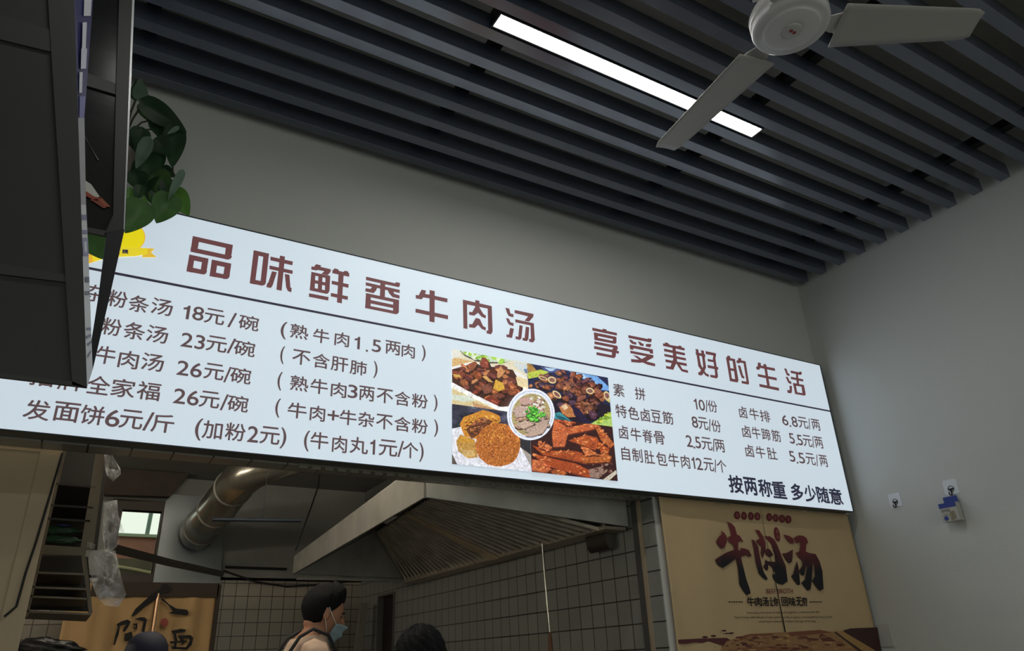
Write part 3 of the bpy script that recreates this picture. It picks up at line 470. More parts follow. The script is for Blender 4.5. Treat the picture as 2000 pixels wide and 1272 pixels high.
# filters: slanted baffles from the wall gutter up to the ridge
Gn, Gf = Vector((xr-.14, Yn+.04, CZ+.675)), Vector((xr-.14, Yf-.05, CZ+.675))
Tn, Tf = Vector((xl0+.10, Yn+.04, CZ+.80)), Vector((2.312, Yf-.05, CZ+1.08))
Tn = Vector((1.62, Yn+.04, CZ+.83))
M_filt = mat('grease_filter', (214, 202, 184), .45, .25, var=.25, vscale=9)
M_filtd = mat('filter_gap_shade', (14, 14, 15), .9)  # shade between the baffles put into the near-black backing colour
nrm = (Gf-Gn).cross(Tn-Gn).normalized(); nrm = nrm if nrm.z < 0 else -nrm
bays = [(0, .42), (.455, 1.0)]
for bi, (a0, a1) in enumerate(bays):
    n = 20 if bi else 14
    bk = B().add([Gn.lerp(Gf, a0), Gn.lerp(Gf, a1), Tn.lerp(Tf, a1), Tn.lerp(Tf, a0)], [(0, 1, 2, 3)]).build('grease_filter', M_filtd, hd, solid=.004)
    r = B()
    for i in range(n):
        ta = a0+(a1-a0)*(i+.3)/n; tb = a0+(a1-a0)*(i+.55)/n
        p = [Gn.lerp(Gf, ta), Gn.lerp(Gf, tb), Tn.lerp(Tf, tb), Tn.lerp(Tf, ta)]
        r.prism([v+nrm*.004 for v in p], nrm*.018)
    r.build('baffle', M_filt, bk)
p = [Gn.lerp(Gf, .42), Gn.lerp(Gf, .455), Tn.lerp(Tf, .455), Tn.lerp(Tf, .42)]
B().prism([v for v in p], nrm*.026).build('filter_divider', mat('filter_rail', (206, 184, 152), .5, .1), hd)
B().box(xr-.15, xr-.002, Yn+.012, Yf-.012, CZ+.655, CZ+.672).box(xr-.155, xr-.148, Yn+.012, Yf-.012, CZ+.655, CZ+.69).build('gutter', mat('gutter_steel', (176, 164, 146), .4, .4, var=.2, vscale=4), hd)
B().box(xl1+.02, xr-.15, Yf-.06, Yf-.015, CZ+.665, CZ+.68).build('rim_rail', M_steel2, hd)
pc = [Vector((xl1, Yf-.05, zl1)), Vector((2.312, Yf-.05, CZ+1.085)), Vector((xr, Yf-.05, CZ+.69))]
B().prism(pc, (0, .02, 0)).build('inner_end_panel', M_steel2, hd)
# grease cup hanging under the gutter
g = thing('grease_cup', (XJ-.07, 3.53, CZ+.655), 'rounded dark steel grease cup under the near end of the hood', 'cup')
b = B(); n = 14; prof = [(0, 0), (0, -.03)] + [(.075-.075*math.cos(a), -.035-.07*math.sin(a)) for a in [i*math.pi/n for i in range(n+1)]] + [(.15, -.03), (.15, 0)]
P0 = [Vector((XJ-.006-.070+u*.44, 3.44, CZ+.655+v*.85)) for u, v in prof]
b.prism(P0, (0, .19, 0)); b.build('cup_body', mat('grease_cup_steel', (70, 66, 62), .45, .6), g)
b = B(); b.prism([p_+Vector((0, -.003, 0)) for p_ in P0], (0, .003, 0)); b.build('cup_face', mat('grease_cup_face', (104, 100, 92), .4, .6), g)
# long handled ladle hanging from the gutter
yl = PX(1063, 1062, XJ-.155).y; p1 = Vector((XJ-.17, yl, CZ+.665))
lt = PX(1074, 1237, XJ-.17)
l = thing('ladle', (p1.x, yl, lt.z-.25), 'thin wire ladle with wooden grip hanging from the hood', 'ladle')
B().tube([p1+Vector((.012, .001, .034)), p1+Vector((.006, 0, .036)), p1+Vector((-.008, 0, .02)), p1, p1+Vector((0, 0, -.06)), lt], .0035, 8).build('rod', mat('wire_steel', (205, 200, 190), .3, .8), l)
B().tube([lt+Vector((0, 0, .006)), lt+Vector((0, 0, -.03)), lt+Vector((0, 0, -.1)), lt+Vector((0, 0, -.2))], [.006, .012, .014, .012], 12).build('grip', mat('wood_grip', (112, 74, 50), .5, var=.2, vscale=20), l, smooth=True)

# ------------------------------------------------------------------ kitchen fittings
k = thing('exhaust_duct', (1.0, 6.0, CZ+1.2), 'shiny round steel exhaust duct bending through the kitchen ceiling', 'duct')
dA, dB, dC = PY(388, 1040, 7.62), PY(478, 925, 5.7), PY(640, 880, 5.5)
path = [dA.lerp(dB, t_/8) for t_ in range(8)] + [dB.lerp(dB+(dC-dB)*.0, 0)] + [((dA.lerp(dB, .93)*(1-s)**2)+(dB+(dB-dA)*.08)*2*s*(1-s)+(dB.lerp(dC, .2))*s*s) for s in (.4, .7, 1)] + [dB.lerp(dC, .6), dC]
path = [dA, dA.lerp(dB, .3), dA.lerp(dB, .6), dA.lerp(dB, .88), dB+Vector((.06, 0, .02)), dB.lerp(dC, .3), dB.lerp(dC, .65), dC]
rr = [.168, .16, .15, .14]+[.132, .118, .112, .112]
M_duct = mat('duct_steel', (176, 170, 158), .24, .9, var=.1, vscale=4, bump=.1, bscale=7)
B().tube(path, rr, 32).build('duct_pipe', M_duct, k, smooth=True)
for t_ in (.12, .45, .8):
    c0 = dA.lerp(dB, t_); dv = (dB-dA).normalized(); B().tube([c0-dv*.012, c0-dv*.006, c0+dv*.006, c0+dv*.012], [.167-.03*t_, .176-.03*t_, .176-.03*t_, .167-.03*t_], 32, False).build('seam_ring', M_steel2, k, smooth=True)
st = thing('steel_sheet', (1.1, YB-.02, CZ+1.0), 'shiny steel sheet on the far kitchen wall beside the window', 'sheet')
ps = [PY(326, 965, YB-.035), PY(440, 973, YB-.035), PY(430, 1145, YB-.035), PY(299, 1138, YB-.035)]
B().prism(ps, (0, .012, 0)).build('sheet', mat('sheet_steel', (100, 105, 108), .3, .6, var=.12, vscale=3, bump=.12, bscale=5), st)
tag(B().tube([PY(212, 1069, 6.9), PY(330, 1099, 6.9), PY(436, 1122, 6.9)], [.036, .030, .024], 4).build('support_bar', mat('bar_grey', (60, 58, 54), .5, .4)), 'grey slanting bar crossing the window and the steel sheet', 'bar')
hr0, hr1 = PY(415, 1015, 5.0), PY(588, 1017, 5.0)
tag(B().tube([hr0, hr1], .012, 10).tube([hr0.lerp(hr1, .55), Vector((hr0.lerp(hr1, .55).x, 5.0, ZK))], .0018, 8).build('hanging_rod', mat('rod_dark', (40, 46, 58), .5, .4)), 'thin dark horizontal rod below the exhaust duct', 'rod')
cab = mat('cable_black', (28, 28, 30), .6)
tag(B().tube([PY(436, 1115, YB-.016), PY(500, 1137, YB-.016), PY(560, 1146, YB-.016), PY(640, 1141, YB-.016), PY(700, 1133, YB-.016), PY(712, 1140, YB-.016), PY(713, 1180, YB-.016)], .009, 8).build('cable', cab), 'black cable sagging across the far kitchen wall', 'cable', )
tag(B().tube([Vector((PY(622, 949, 6.6).x, 6.6, ZK)), PY(622, 949, 6.6), PY(608, 990, 6.6), PY(590, 1040, 6.6), PY(577, 1076, 6.6)], .007, 8).build('cable', cab), 'thin black cable hanging down the upper kitchen wall', 'cable')
tag(B().tube([PY(440, 1108, YB-.02), PY(560, 1112, YB-.02)], .012, 8).build('conduit', cab), 'dark level conduit above the kitchen tiles', 'conduit')
tag(B().prism([PY(707, 1177, 7.2), PY(718, 1178, 7.2), PY(705, 1290, 7.2), PY(692, 1290, 7.2)], (0, .06, 0)).build('wall_trunking', mat('trunking_white', (128, 122, 112), .5)), 'pale upright trunking in the far corner of the kitchen', 'trunking')

tag(B().prism([Vector((PY(196, 930, 7.5).x, 7.5, ZK-.005)), Vector((PY(370, 930, 7.5).x, 7.5, ZK-.005)), PY(332, 970, 7.5), PY(205, 966, 7.5)], (0, .1, 0)).build('shutter_box', mat('shutter_brown', (62, 52, 44), .7, var=.15)), 'dark brown shutter box above the far kitchen window', 'shutter box')
# calligraphy curtain at the back of the kitchen
c2 = thing('calligraphy_curtain', (.7, 6.95, CZ+.2), 'tan cloth curtain with black brush calligraphy under the kitchen window', 'curtain')
YC = 6.95
M_tan = mat('tan_cloth', (172, 140, 98), .85, var=.08, vscale=3, bump=.15, bscale=120)
mid_t, mid_b = PY(312, 1140, YC), PY(301, 1272, YC)
XLc, XRc, ZT = PY(150, 1150, YC).x, PY(424, 1150, YC).x, PY(300, 1141, YC).z
def cw(x, z): return YC+.012*math.sin(x*17+z*3)+.008*math.sin(x*41+1)
for nm, xa, xb in (('left_half', XLc-.05, mid_t.x-.012), ('right_half', mid_t.x+.012, XRc)):
    B().grid(lambda u, v: (xa+(xb-xa)*u, cw(xa+(xb-xa)*u, 0), ZT-1.1*v), 24, 16).build('cloth_half', M_tan, c2, smooth=True, solid=.003)
B().box(XLc+.1, XRc+.01, YC-.03, YC+.03, ZT-.10, ZT+.01).build('header_band', mat('curtain_header', (56, 46, 38), .8), c2)
B().box(XRc-.0, XRc+.03, YC-.03, YC+.03, ZT-1.1, ZT).build('edge_batten', MATS['curtain_header'], c2)
B().tube([mid_t+Vector((0, -.035, -.08)), Vector((mid_t.x, YC-.035, ZT-1.1))], .012, 10).build('divider_rod', mat('copper_rod', (190, 150, 118), .3, .6), c2)
fG = crop(170, 980, .2296)
b = B()
def cpoly(poly): b.add([PY(*fG(*p), YC-.045) for p in poly], [tuple(range(len(poly)))])
cpoly([(640,700),(690,705),(720,745),(690,775),(630,785),(560,850),(500,890),(430,950),(390,980),(378,970),(410,915),(480,850),(560,780),(620,740)]); cpoly([(620,828),(650,828),(700,875),(760,910),(850,920),(868,950),(850,968),(760,960),(690,950),(730,935),(690,880)])
cpoly([(250,1045),(290,1020),(345,1003),(372,1020),(350,1070),(320,1110),(300,1100),(330,1045),(280,1060),(270,1130),(250,1180),(238,1222),(225,1220),(240,1140),(262,1070)]); cpoly([(400,1000),(450,985),(490,985),(510,1005),(490,1100),(495,1160),(480,1160),(465,1100),(480,1020),(440,1010)])
cpoly([(390,1040),(430,1035),(425,1090),(392,1085),(395,1075),(412,1075),(412,1050),(395,1055)]); cpoly([(320,1125),(380,1105),(390,1150),(360,1190),(315,1185),(318,1150)]); 
cpoly([(715,1100),(800,1082),(845,1090),(830,1110),(770,1120),(730,1125)]); cpoly([(735,1120),(755,1120),(770,1180),(755,1250),(735,1250),(745,1190)]); cpoly([(770,1140),(880,1135),(905,1160),(890,1220),(850,1260),(835,1250),(870,1190),(870,1160),(780,1165)]); cpoly([(790,1165),(815,1160),(830,1200),(810,1225)]); cpoly([(700,1190),(850,1180),(855,1195),(710,1210)]); cpoly([(670,1185),(690,1210),(695,1230),(680,1232)]); cpoly([(715,1235),(860,1240),(840,1260),(720,1255)])
b.build('calligraphy', mat('brush_ink', (22, 21, 22), .8), c2)
b = B(); b.add([PY(*fG(*p), YC-.045) for p in ell(658, 1028, 34, 36, 24)], [tuple(range(24))]); b.build('seal', mat('seal_red', (140, 66, 56), .8), c2)

# steel rack at the left of the hatch
rk = thing('steel_rack', (-.01, 3.6, CZ+.24), 'dark steel wall rack of slatted shelves at the left of the hatch', 'rack')
M_rack = mat('rack_steel', (92, 84, 72), .45, .5, var=.2, vscale=7)
M_rackd = mat('rack_dark', (38, 35, 33), .6, .3)
YR = 3.6
def bar(p0, p1, p2, p3, d=.03, Y=YR): return B().prism([PY(*p, Y) for p in (p0, p1, p2, p3)], (0, d, 0))
bar((120,868),(132,868),(55,1205),(42,1205)).build('stile', M_rack, rk)
bar((188,883),(206,886),(182,1072),(158,1070)).build('stile', M_rack, rk)
bar((79,1064),(170,1070),(166,1086),(73,1083)).build('mid_rail', M_rack, rk)
bar((160,1086),(168,1086),(181,1197),(174,1200)).build('lower_stile', M_rack, rk)
for (a, c_) in (((104,943),(188,950)),((96,985),(182,990)),((90,1011),(176,1016))): bar(a, c_, (c_[0], c_[1]+4), (a[0], a[1]+4), .5).build('shelf', M_rackd, rk)
for (a, c_) in (((56,1116),(164,1120)),((50,1145),(168,1149)),((46,1163),(172,1168)),((44,1192),(178,1198))): bar(a, c_, (c_[0], c_[1]+4), (a[0], a[1]+4), .4).build('shelf', M_rack, rk)
B().prism([PY(*p, YR+.5) for p in ((128,880),(212,888),(190,1075),(85,1070))], (0, .01, 0)).build('back_sheet', M_rackd, rk)
B().prism([PY(*p, YR+.4) for p in ((60,1085),(172,1088),(180,1195),(40,1190))], (0, .01, 0)).build('lower_back_sheet', M_rackd, rk)
B().box(-.16, -.125, 3.62, 3.65, 0, 2.2).build('post', M_rack, rk)
# stuff on the rack
rn = random.Random(3)
def lump(name, cx, cy, Y, sx, sz, m, label, cat, seed, group=None):
    rn.seed(seed); bm = bmesh.new(); bmesh.ops.create_icosphere(bm, subdivisions=4, radius=1); c = PY(cx, cy, Y); ph = [rn.uniform(0, 6) for _ in range(6)]
    b_ = B(); vs = []
    for v in bm.verts:
        n_ = v.co; k_ = 1+.13*math.sin(n_.x*5+ph[0])*math.sin(n_.z*6+ph[1])+.07*math.sin(n_.z*13+n_.x*9+ph[2])+.05*math.sin(n_.x*21+n_.y*15+ph[3])
        vs.append((c.x+n_.x*sx*k_, c.y+n_.y*min(sx, sz)*.6*k_, c.z+n_.z*sz*k_))
    bm.verts.index_update(); fs = [[v.index for v in f.verts] for f in bm.faces]; bm.free()
    b_.add(vs, fs); o = b_.build(name, m, smooth=True); return tag(o, label, cat, group)
M_green = mat('green_plastic', (34, 74, 50), .45, var=.5, vscale=14)
lump('bag_bundle', 122, 1036, 3.70, .068, .016, M_green, 'folded green plastic bags, upper bundle on the rack shelf', 'bags', 1, 'green bag bundles on the rack')
lump('bag_bundle', 118, 1054, 3.70, .07, .016, M_green, 'folded green plastic bags, lower bundle on the rack shelf', 'bags', 2, 'green bag bundles on the rack')
lump('blue_bundle', 126, 1024, 3.70, .030, .010, mat('blue_plastic', (44, 46, 110), .4), 'small blue bundle on top of the green bags', 'bundle', 4)
M_film = bpy.data.materials.new('clear_film'); M_film.use_nodes = True
nt = M_film.node_tree; pb = nt.nodes['Principled BSDF']; pb.inputs['Base Color'].default_value = (.8, .8, .83, 1); pb.inputs['Roughness'].default_value = .16; pb.inputs['Alpha'].default_value = .34
n_ = nt.nodes.new('ShaderNodeTexNoise'); n_.inputs['Scale'].default_value = 10; n_.inputs['Detail'].default_value = 6; n_.inputs['Distortion'].default_value = 1.5
tc_ = nt.nodes.new('ShaderNodeTexCoord'); nt.links.new(tc_.outputs['Object'], n_.inputs['Vector'])
bp_ = nt.nodes.new('ShaderNodeBump'); bp_.inputs['Strength'].default_value = 1; bp_.inputs['Distance'].default_value = .02; nt.links.new(n_.outputs['Fac'], bp_.inputs['Height']); nt.links.new(bp_.outputs['Normal'], pb.inputs['Normal'])
mr_ = nt.nodes.new('ShaderNodeMapRange'); mr_.inputs[1].default_value = .4; mr_.inputs[2].default_value = .65; mr_.inputs[3].default_value = .06; mr_.inputs[4].default_value = .5; nt.links.new(n_.outputs['Fac'], mr_.inputs[0]); nt.links.new(mr_.outputs[0], pb.inputs['Alpha'])
def bag(pts, Y, label, seed):
    rn.seed(seed); n = len(pts); c = Vector((0, 0, 0)); front = [PY(*p, Y) for p in pts]
    for p in front: c += p/n
    b_ = B(); rings = []; ph = [rn.uniform(0, 6) for _ in range(4)]
    for sgn in (-1, 1):
        vs = []; fs = []
        K = 7
        for r_ in range(K+1):
            f_ = r_/K
            for i, p in enumerate(front):
                w_ = c.lerp(p, f_); bul = sgn*.045*math.sqrt(max(0, 1-f_*f_))*(1+.5*math.sin(i*1.9+ph[0]+f_*5))
                vs.append(w_+Vector((0, bul, .008*math.sin(i*2.3+ph[1]))*(1)))
        for r_ in range(K):
            for i in range(n): fs.append((r_*n+i, r_*n+(i+1) % n, (r_+1)*n+(i+1) % n, (r_+1)*n+i))
        b_.add(vs, fs)
    o = b_.build('plastic_bag', M_film, smooth=True); return tag(o, label, 'plastic bag', 'clear plastic bags hung beside the rack')
bag([(204,884),(214,886),(225,900),(236,915),(235,930),(222,938),(208,930),(204,915)], 3.585, 'small clear plastic bag clipped at the top of the rack', 1)
bag([(203,980),(228,980),(232,1005),(240,1030),(243,1043),(225,1046),(235,1060),(222,1075),(205,1076),(198,1040),(202,1010)], 3.575, 'clear plastic bag hanging beside the middle of the rack', 2)
bag([(176,1078),(200,1070),(225,1080),(234,1110),(240,1140),(246,1165),(232,1182),(205,1185),(190,1170),(182,1140),(172,1105)], 3.525, 'large crumpled clear bag with handle hole below the others', 3)
bag([(170,1060),(186,1066),(182,1080),(168,1078)], 3.585, 'scrap of clear plastic bag at the rack corner', 4)
# cream board in front of the rack
bd = thing('cupboard_side', (-.5, 3.3, 0), 'tan cupboard side panel standing at the left end of the hatch', 'cupboard')
xe = PY(126, 863, 3.24).x; zt = PY(60, 856, 3.24).z
M_board = mat('tan_board', (182, 162, 134), .6, var=.07, vscale=4)
B().box(-1.2, xe-.07, 3.245, 3.27, 0, zt).build('board', M_board, bd)
B().box(xe-.07, xe, 3.238, 3.27, 0, zt).box(-1.2, xe-.07, 3.238, 3.27, zt-.05, zt).build('edge_strip', M_board, bd)
tag(B().tube([PY(122, 885, 3.23), PY(100, 960, 3.23), PY(70, 1060, 3.23), PY(50, 1120, 3.23), PY(32, 1185, 3.23), PY(8, 1205, 3.23)], .004, 8).build('cable', cab), 'dark cable running down the tan cupboard panel', 'cable')
tag(lump('clutter_pile', 85, 1268, 4.6, .16, .05, M_black, 'x', 'x', 9), 'dark clutter below the rack at the frame bottom', 'clutter')
# kitchen tube lamp on the ceiling behind the lintel
kl = thing('tube_lamp', (1.0, 3.9, ZK-.03), 'white tube lamp on the kitchen ceiling behind the sign', 'lamp')
B().box(.1, 1.5, 3.86, 3.94, ZK-.03, ZK).build('lamp_base', M_white, kl)
B().tube([(.12, 3.9, ZK-.055), (1.48, 3.9, ZK-.055)], .02, 16).build('tube', mat('lamp_tube', (255, 244, 222), .5, emit=KITCHEN_L), kl)

k2 = thing('added_tube_lamp', (XL+.08, 5.0, CZ+.9), 'white tube lamp added on the left kitchen wall outside the view', 'lamp')  # added unseen lamp, lights the hood filters from the left
B().box(XL, XL+.05, 4.2, 5.8, CZ+.86, CZ+.94).build('lamp_base', M_white, k2)
B().tube([(XL+.08, 4.22, CZ+.9), (XL+.08, 5.78, CZ+.9)], .02, 16).build('tube', MATS['lamp_tube'], k2)

# ------------------------------------------------------------------ doorway banner right of the hatch
bn = thing('door_banner', (3.55, 3.07, CZ-.4), 'tan cloth doorway banner printed with a beef soup advertisement', 'banner')
YN = 3.066
M_cloth = mat('banner_cloth', (206, 178, 138), .85, var=.06, vscale=3, bump=.12, bscale=150)
def bw(x, z):
    e = max(0, 1-(x-2.745)/.09); e2 = max(0, 1-(4.385-x)/.06)
    return YN+.003*math.sin(x*9+z*2)+.002*math.sin(x*23-z*5)-.014*e*e+.006*e2
zt_ = CZ+.793; zbm = CZ-.55
slx0, slx1 = PY(1487, 1005, YN).x, PY(1541, 1272, YN).x; slz0, slz1 = PY(1487, 1005, YN).z, PY(1541, 1272, YN).z
def slit(z): return slx0+(slx1-slx0)*(slz0-z)/(slz0-slz1)
def bx0(z): return 2.748+.012*(zt_-z)
def bx1(z): return 4.372+.02*(zt_-z)
gap = lambda z: .001+.010*max(0, (CZ+.72-z))
B().grid(lambda u, v: (lambda z: (lambda x: (x, bw(x, z), z))(bx0(z)+(slit(z)-gap(z)-bx0(z))*u))(zt_+(zbm-zt_)*v), 40, 40).build('cloth_half', M_cloth, bn, smooth=True, solid=.002)
B().grid(lambda u, v: (lambda z: (lambda x: (x, bw(x, z)+.002, z))(slit(z)+gap(z)+(bx1(z)-slit(z)-gap(z))*u))(zt_+(zbm-zt_)*v), 40, 40).build('cloth_half', M_cloth, bn, smooth=True, solid=.002)
B().box(2.75, 4.38, 3.068, 3.086, zt_-.006, zt_+.004).build('top_batten', mat('batten', (150, 138, 118), .6), bn)
fN = crop(1390, 980, .15727)
def N(px, py, k=1):
    p = PY(px, py, YN-.006-.0004*k); return p
BR = [
 [(118,360),(160,390),(195,450),(185,510),(155,578),(125,585),(90,550),(52,500),(90,440),(130,400)],
 [(188,250),(250,272),(290,320),(315,410),(350,425),(370,460),(397,500),(350,490),(330,510),(332,600),(280,610),(270,530),(225,510),(200,470),(210,440),(240,425),(235,370),(210,290)],
 [(270,600),(360,605),(355,575),(420,585),(465,605),(497,675),(465,690),(430,665),(360,690),(300,710),(210,780),(140,825),(80,790),(40,725),(90,690),(180,635)],
 [(300,690),(362,680),(390,800),(430,960),(475,1090),(485,1140),(435,1165),(395,1110),(345,1030),(330,860)],
 [(497,470),(530,480),(580,560),(590,640),(625,800),(650,880),(698,960),(675,975),(640,950),(585,890),(545,740),(525,600)],
 [(540,350),(590,355),(640,430),(670,510),(670,600),(630,710),(610,640),(620,560),(570,520),(550,490),(600,455)],
 [(650,430),(720,430),(780,470),(820,550),(870,680),(920,800),(945,990),(880,1035),(820,1020),(770,970),(750,910),(790,900),(760,830),(700,780),(680,740),(790,750),(780,660),(740,530),(690,470)],
 [(690,580),(730,600),(765,665),(720,692),(680,670),(660,620)],[(668,720),(695,740),(705,830),(685,860),(640,810),(660,780)],
 [(890,408),(960,425),(1005,455),(1030,515),(995,525),(940,480)],[(875,645),(930,640),(1010,595),(1005,690),(995,750),(960,768),(920,720)],[(1058,738),(1080,820),(1100,1030),(1070,1040),(990,930),(1015,900)],
 [(1015,455),(1080,420),(1140,425),(1180,455),(1200,510),(1175,530),(1170,620),(1215,640),(1240,690),(1180,700),(1175,780),(1150,915),(1120,920),(1085,865),(1130,790),(1125,730),(1080,690),(1045,640),(1090,620),(1115,500),(1060,520)],
 [(1180,700),(1240,690),(1255,800),(1245,960),(1230,1090),(1190,1108),(1115,1010),(1160,970),(1185,830)],
 [(1215,640),(1290,650),(1340,740),(1375,860),(1390,1085),(1345,1110),(1290,1040),(1250,985),(1285,930),(1275,790),(1235,690)]]
m = bpy.data.materials.new('brush_two_tone'); m.use_nodes = True; nt = m.node_tree; pb = nt.nodes['Principled BSDF']; pb.inputs['Roughness'].default_value = .8
tc = nt.nodes.new('ShaderNodeTexCoord'); sp = nt.nodes.new('ShaderNodeSeparateXYZ'); nz = nt.nodes.new('ShaderNodeTexNoise'); nz.inputs['Scale'].default_value = 7
ad = nt.nodes.new('ShaderNodeMath'); ad.operation = 'MULTIPLY_ADD'; ad.inputs[1].default_value = .25
mr = nt.nodes.new('ShaderNodeMapRange'); zc0 = N(*fN(300, 900)).z-(CZ-.4); zc1 = N(*fN(300, 330)).z-(CZ-.4); mr.inputs[1].default_value = zc0+.125; mr.inputs[2].default_value = zc1+.125
rp = nt.nodes.new('ShaderNodeValToRGB'); rp.color_ramp.elements[0].color = (*lin((30, 28, 34)), 1); rp.color_ramp.elements[0].position = .15; rp.color_ramp.elements[1].color = (*lin((118, 48, 52)), 1); rp.color_ramp.elements[1].position = .75
nt.links.new(tc.outputs['Object'], sp.inputs[0]); nt.links.new(tc.outputs['Object'], nz.inputs['Vector']); nt.links.new(nz.outputs['Fac'], ad.inputs[0]); nt.links.new(sp.outputs[2], ad.inputs[2]); nt.links.new(ad.outputs[0], mr.inputs[0]); nt.links.new(mr.outputs[0], rp.inputs['Fac']); nt.links.new(rp.outputs['Color'], pb.inputs['Base Color'])
b = B()
for j, poly in enumerate(BR): b.add([N(*fN(*p), 1+.2*j) for p in poly], [tuple(range(len(poly)))])
b.build('brush_lettering', m, bn)
I_red = mat('banner_red', (120, 44, 52), .8); I_ink = mat('banner_ink', (34, 30, 30), .8)
b = B(); fO = crop(1420, 990, .12)
OV = [(167,140),(277,148),(391,153),(497,157),(689,170),(792,184),(898,196),(1002,206)]
for cx, cy in OV: b.add([N(*fO(*p), 1) for p in ell(cx, cy, 47, 66, 24, -.15)], [tuple(range(24))])
b.add([N(*fN(*p), 1) for p in ell(812, 408, 36, 92, 24, -.2)], [tuple(range(24))])
for i in range(5):
    a = -math.pi/2+i*2*math.pi/5; a2 = a+2*math.pi/10*1; q = lambda r, w: (592+r*.72*math.cos(w), 155+r*math.sin(w))
    for w0, w1, r0, r1 in ((a, a+math.pi/5, 32, 15), (a+math.pi/5, a+2*math.pi/5, 15, 32)):
        b.add([N(*fO(*q(r0, w0))), N(*fO(*q(r1, w1))), N(*fO(*q(r1*.8, w1))), N(*fO(*q(r0*.8, w0)))], [(0, 1, 2, 3)])
P0, P1 = crop(1300, 1130, .22), None
def line(b, t, f, xa, ya, xb, yb, h, bold=0, k=1):
    put(b, t, lambda u, v: N(*f(xa+(xb-xa)*u+v*0-(v-.5)*h*.12, ya+(yb-ya)*u-(v-.5)*h), k), bold)
line(b, 'BEEF BROTH', P0, 895, 115, 1130, 112, 42)
b.build('red_print', I_red, bn)
b = B()
for (cx, cy), t in zip(OV, '原料丰富汤足味浓'): line(b, t, fO, cx-22, cy-2, cx+22, cy+2, 62, k=4)
for t, cy in (('美', 370), ('味', 440)): line(b, t, fN, 798+(cy-370)*.2, cy, 828+(cy-370)*.2, cy+4, 52, k=4)
b.build('pale_print', mat('banner_pale', (176, 120, 112), .8), bn)
b = B()
xs_ = [(725,790),(795,855),(862,915),(925,955),(958,1000),(1030,1085),(1095,1155),(1160,1212),(1215,1258)]
for ch, (xa, xb) in zip('牛肉汤让你回味无穷', xs_): line(b, ch, P0, xa, 206, xb, 208, 78, .0015)
for xa, xb in ((558, 690), (1280, 1395)):
    n = 6; w_ = (xb-xa)/n
    for i in range(n): b.add([N(*P0(xa+w_*i, 205)), N(*P0(xa+w_*(i+.75), 205)), N(*P0(xa+w_*(i+.75), 214)), N(*P0(xa+w_*i, 214))], [(0, 1, 2, 3)])
line(b, 'Fotiaoqiang, also known as health and longevity, is a famous local dish', P0, 725, 308, 1368, 300, 24)
line(b, 'Fujian Province, which belongs to Fujian cuisine, according to legend, it was invented by Zheng Chunfa,', P0, 615, 349, 1482, 345, 24)
line(b, 'of juchunyuan restaurant in Fuzhou in the light of the Qing', P0, 830, 386, 1332, 382, 24)
b.build('black_print', I_ink, bn)
# printed scene at the bottom of the banner: torn maroon stripe, soup bowl, brush marks
b = B()
def np_(poly, rgb, k): b.add([N(*P0(*p), k) for p in poly], [tuple(range(len(poly)))], lin(rgb))
np_([(98,545),(300,535),(540,528),(600,560),(520,600),(380,560),(330,575),(260,570),(180,582),(100,580)], (92,40,44), 1)
np_([(1575,465),(1640,445),(1880,435),(1960,900),(1700,620)], (66,36,34), 1)
np_([(540,560),(700,505),(760,492),(1060,478),(1300,462),(1480,475),(1600,540),(1800,700),(1800,900),(400,900),(450,700)], (168,126,84), 2)
np_([(600,560),(720,500),(940,490),(960,505),(760,520),(640,560)], (132,76,52), 3); np_([(1090,480),(1370,458),(1480,480),(1380,490),(1200,510),(1100,515)], (136,80,56), 3); np_([(540,640),(800,600),(1100,610),(1300,620),(1400,900),(500,900)], (146,98,64), 3); np_([(1380,490),(1470,530),(1520,560),(1400,560),(1360,520)], (112,56,46), 3.5); np_([(1500,465),(1570,468),(1860,640),(1920,720),(1800,680),(1600,540)], (180,140,86), 4); np_([(1490,475),(1520,480),(1700,600),(1780,680),(1760,690),(1640,590)], (70,44,36), 3.8)
rb = random.Random(11)
for _ in range(120):
    x_, y_ = rb.uniform(560, 1650), rb.uniform(510, 660)
    if y_ < 505+max(0, (x_-1450))*.45: continue
    c_ = rb.choice([(122,72,50),(150,104,66),(186,146,98),(104,56,44),(166,118,76)]); s_ = rb.uniform(8, 26)
    np_([(x_+s_*1.6*math.cos(a), y_+s_*.45*math.sin(a)) for a in [i*6.283/7+rb.uniform(-.2, .2) for i in range(7)]], c_, 4.2+_*.01)
for x_, y_, s_ in ((485,478,6),(520,465,22),(545,490,16),(580,488,24),(600,480,8),(425,512,26),(350,522,28),(485,463,4),(515,492,8),(440,608,8),(470,570,5),(700,588,26),(640,592,18),(545,600,14)): np_([(x_+s_*math.cos(a), y_+s_*.35*math.sin(a)) for a in [i*6.283/8 for i in range(8)]], (74,36,36), 5)
b.build('bowl_print', ink_mat('banner_colours', 0, .15), bn)

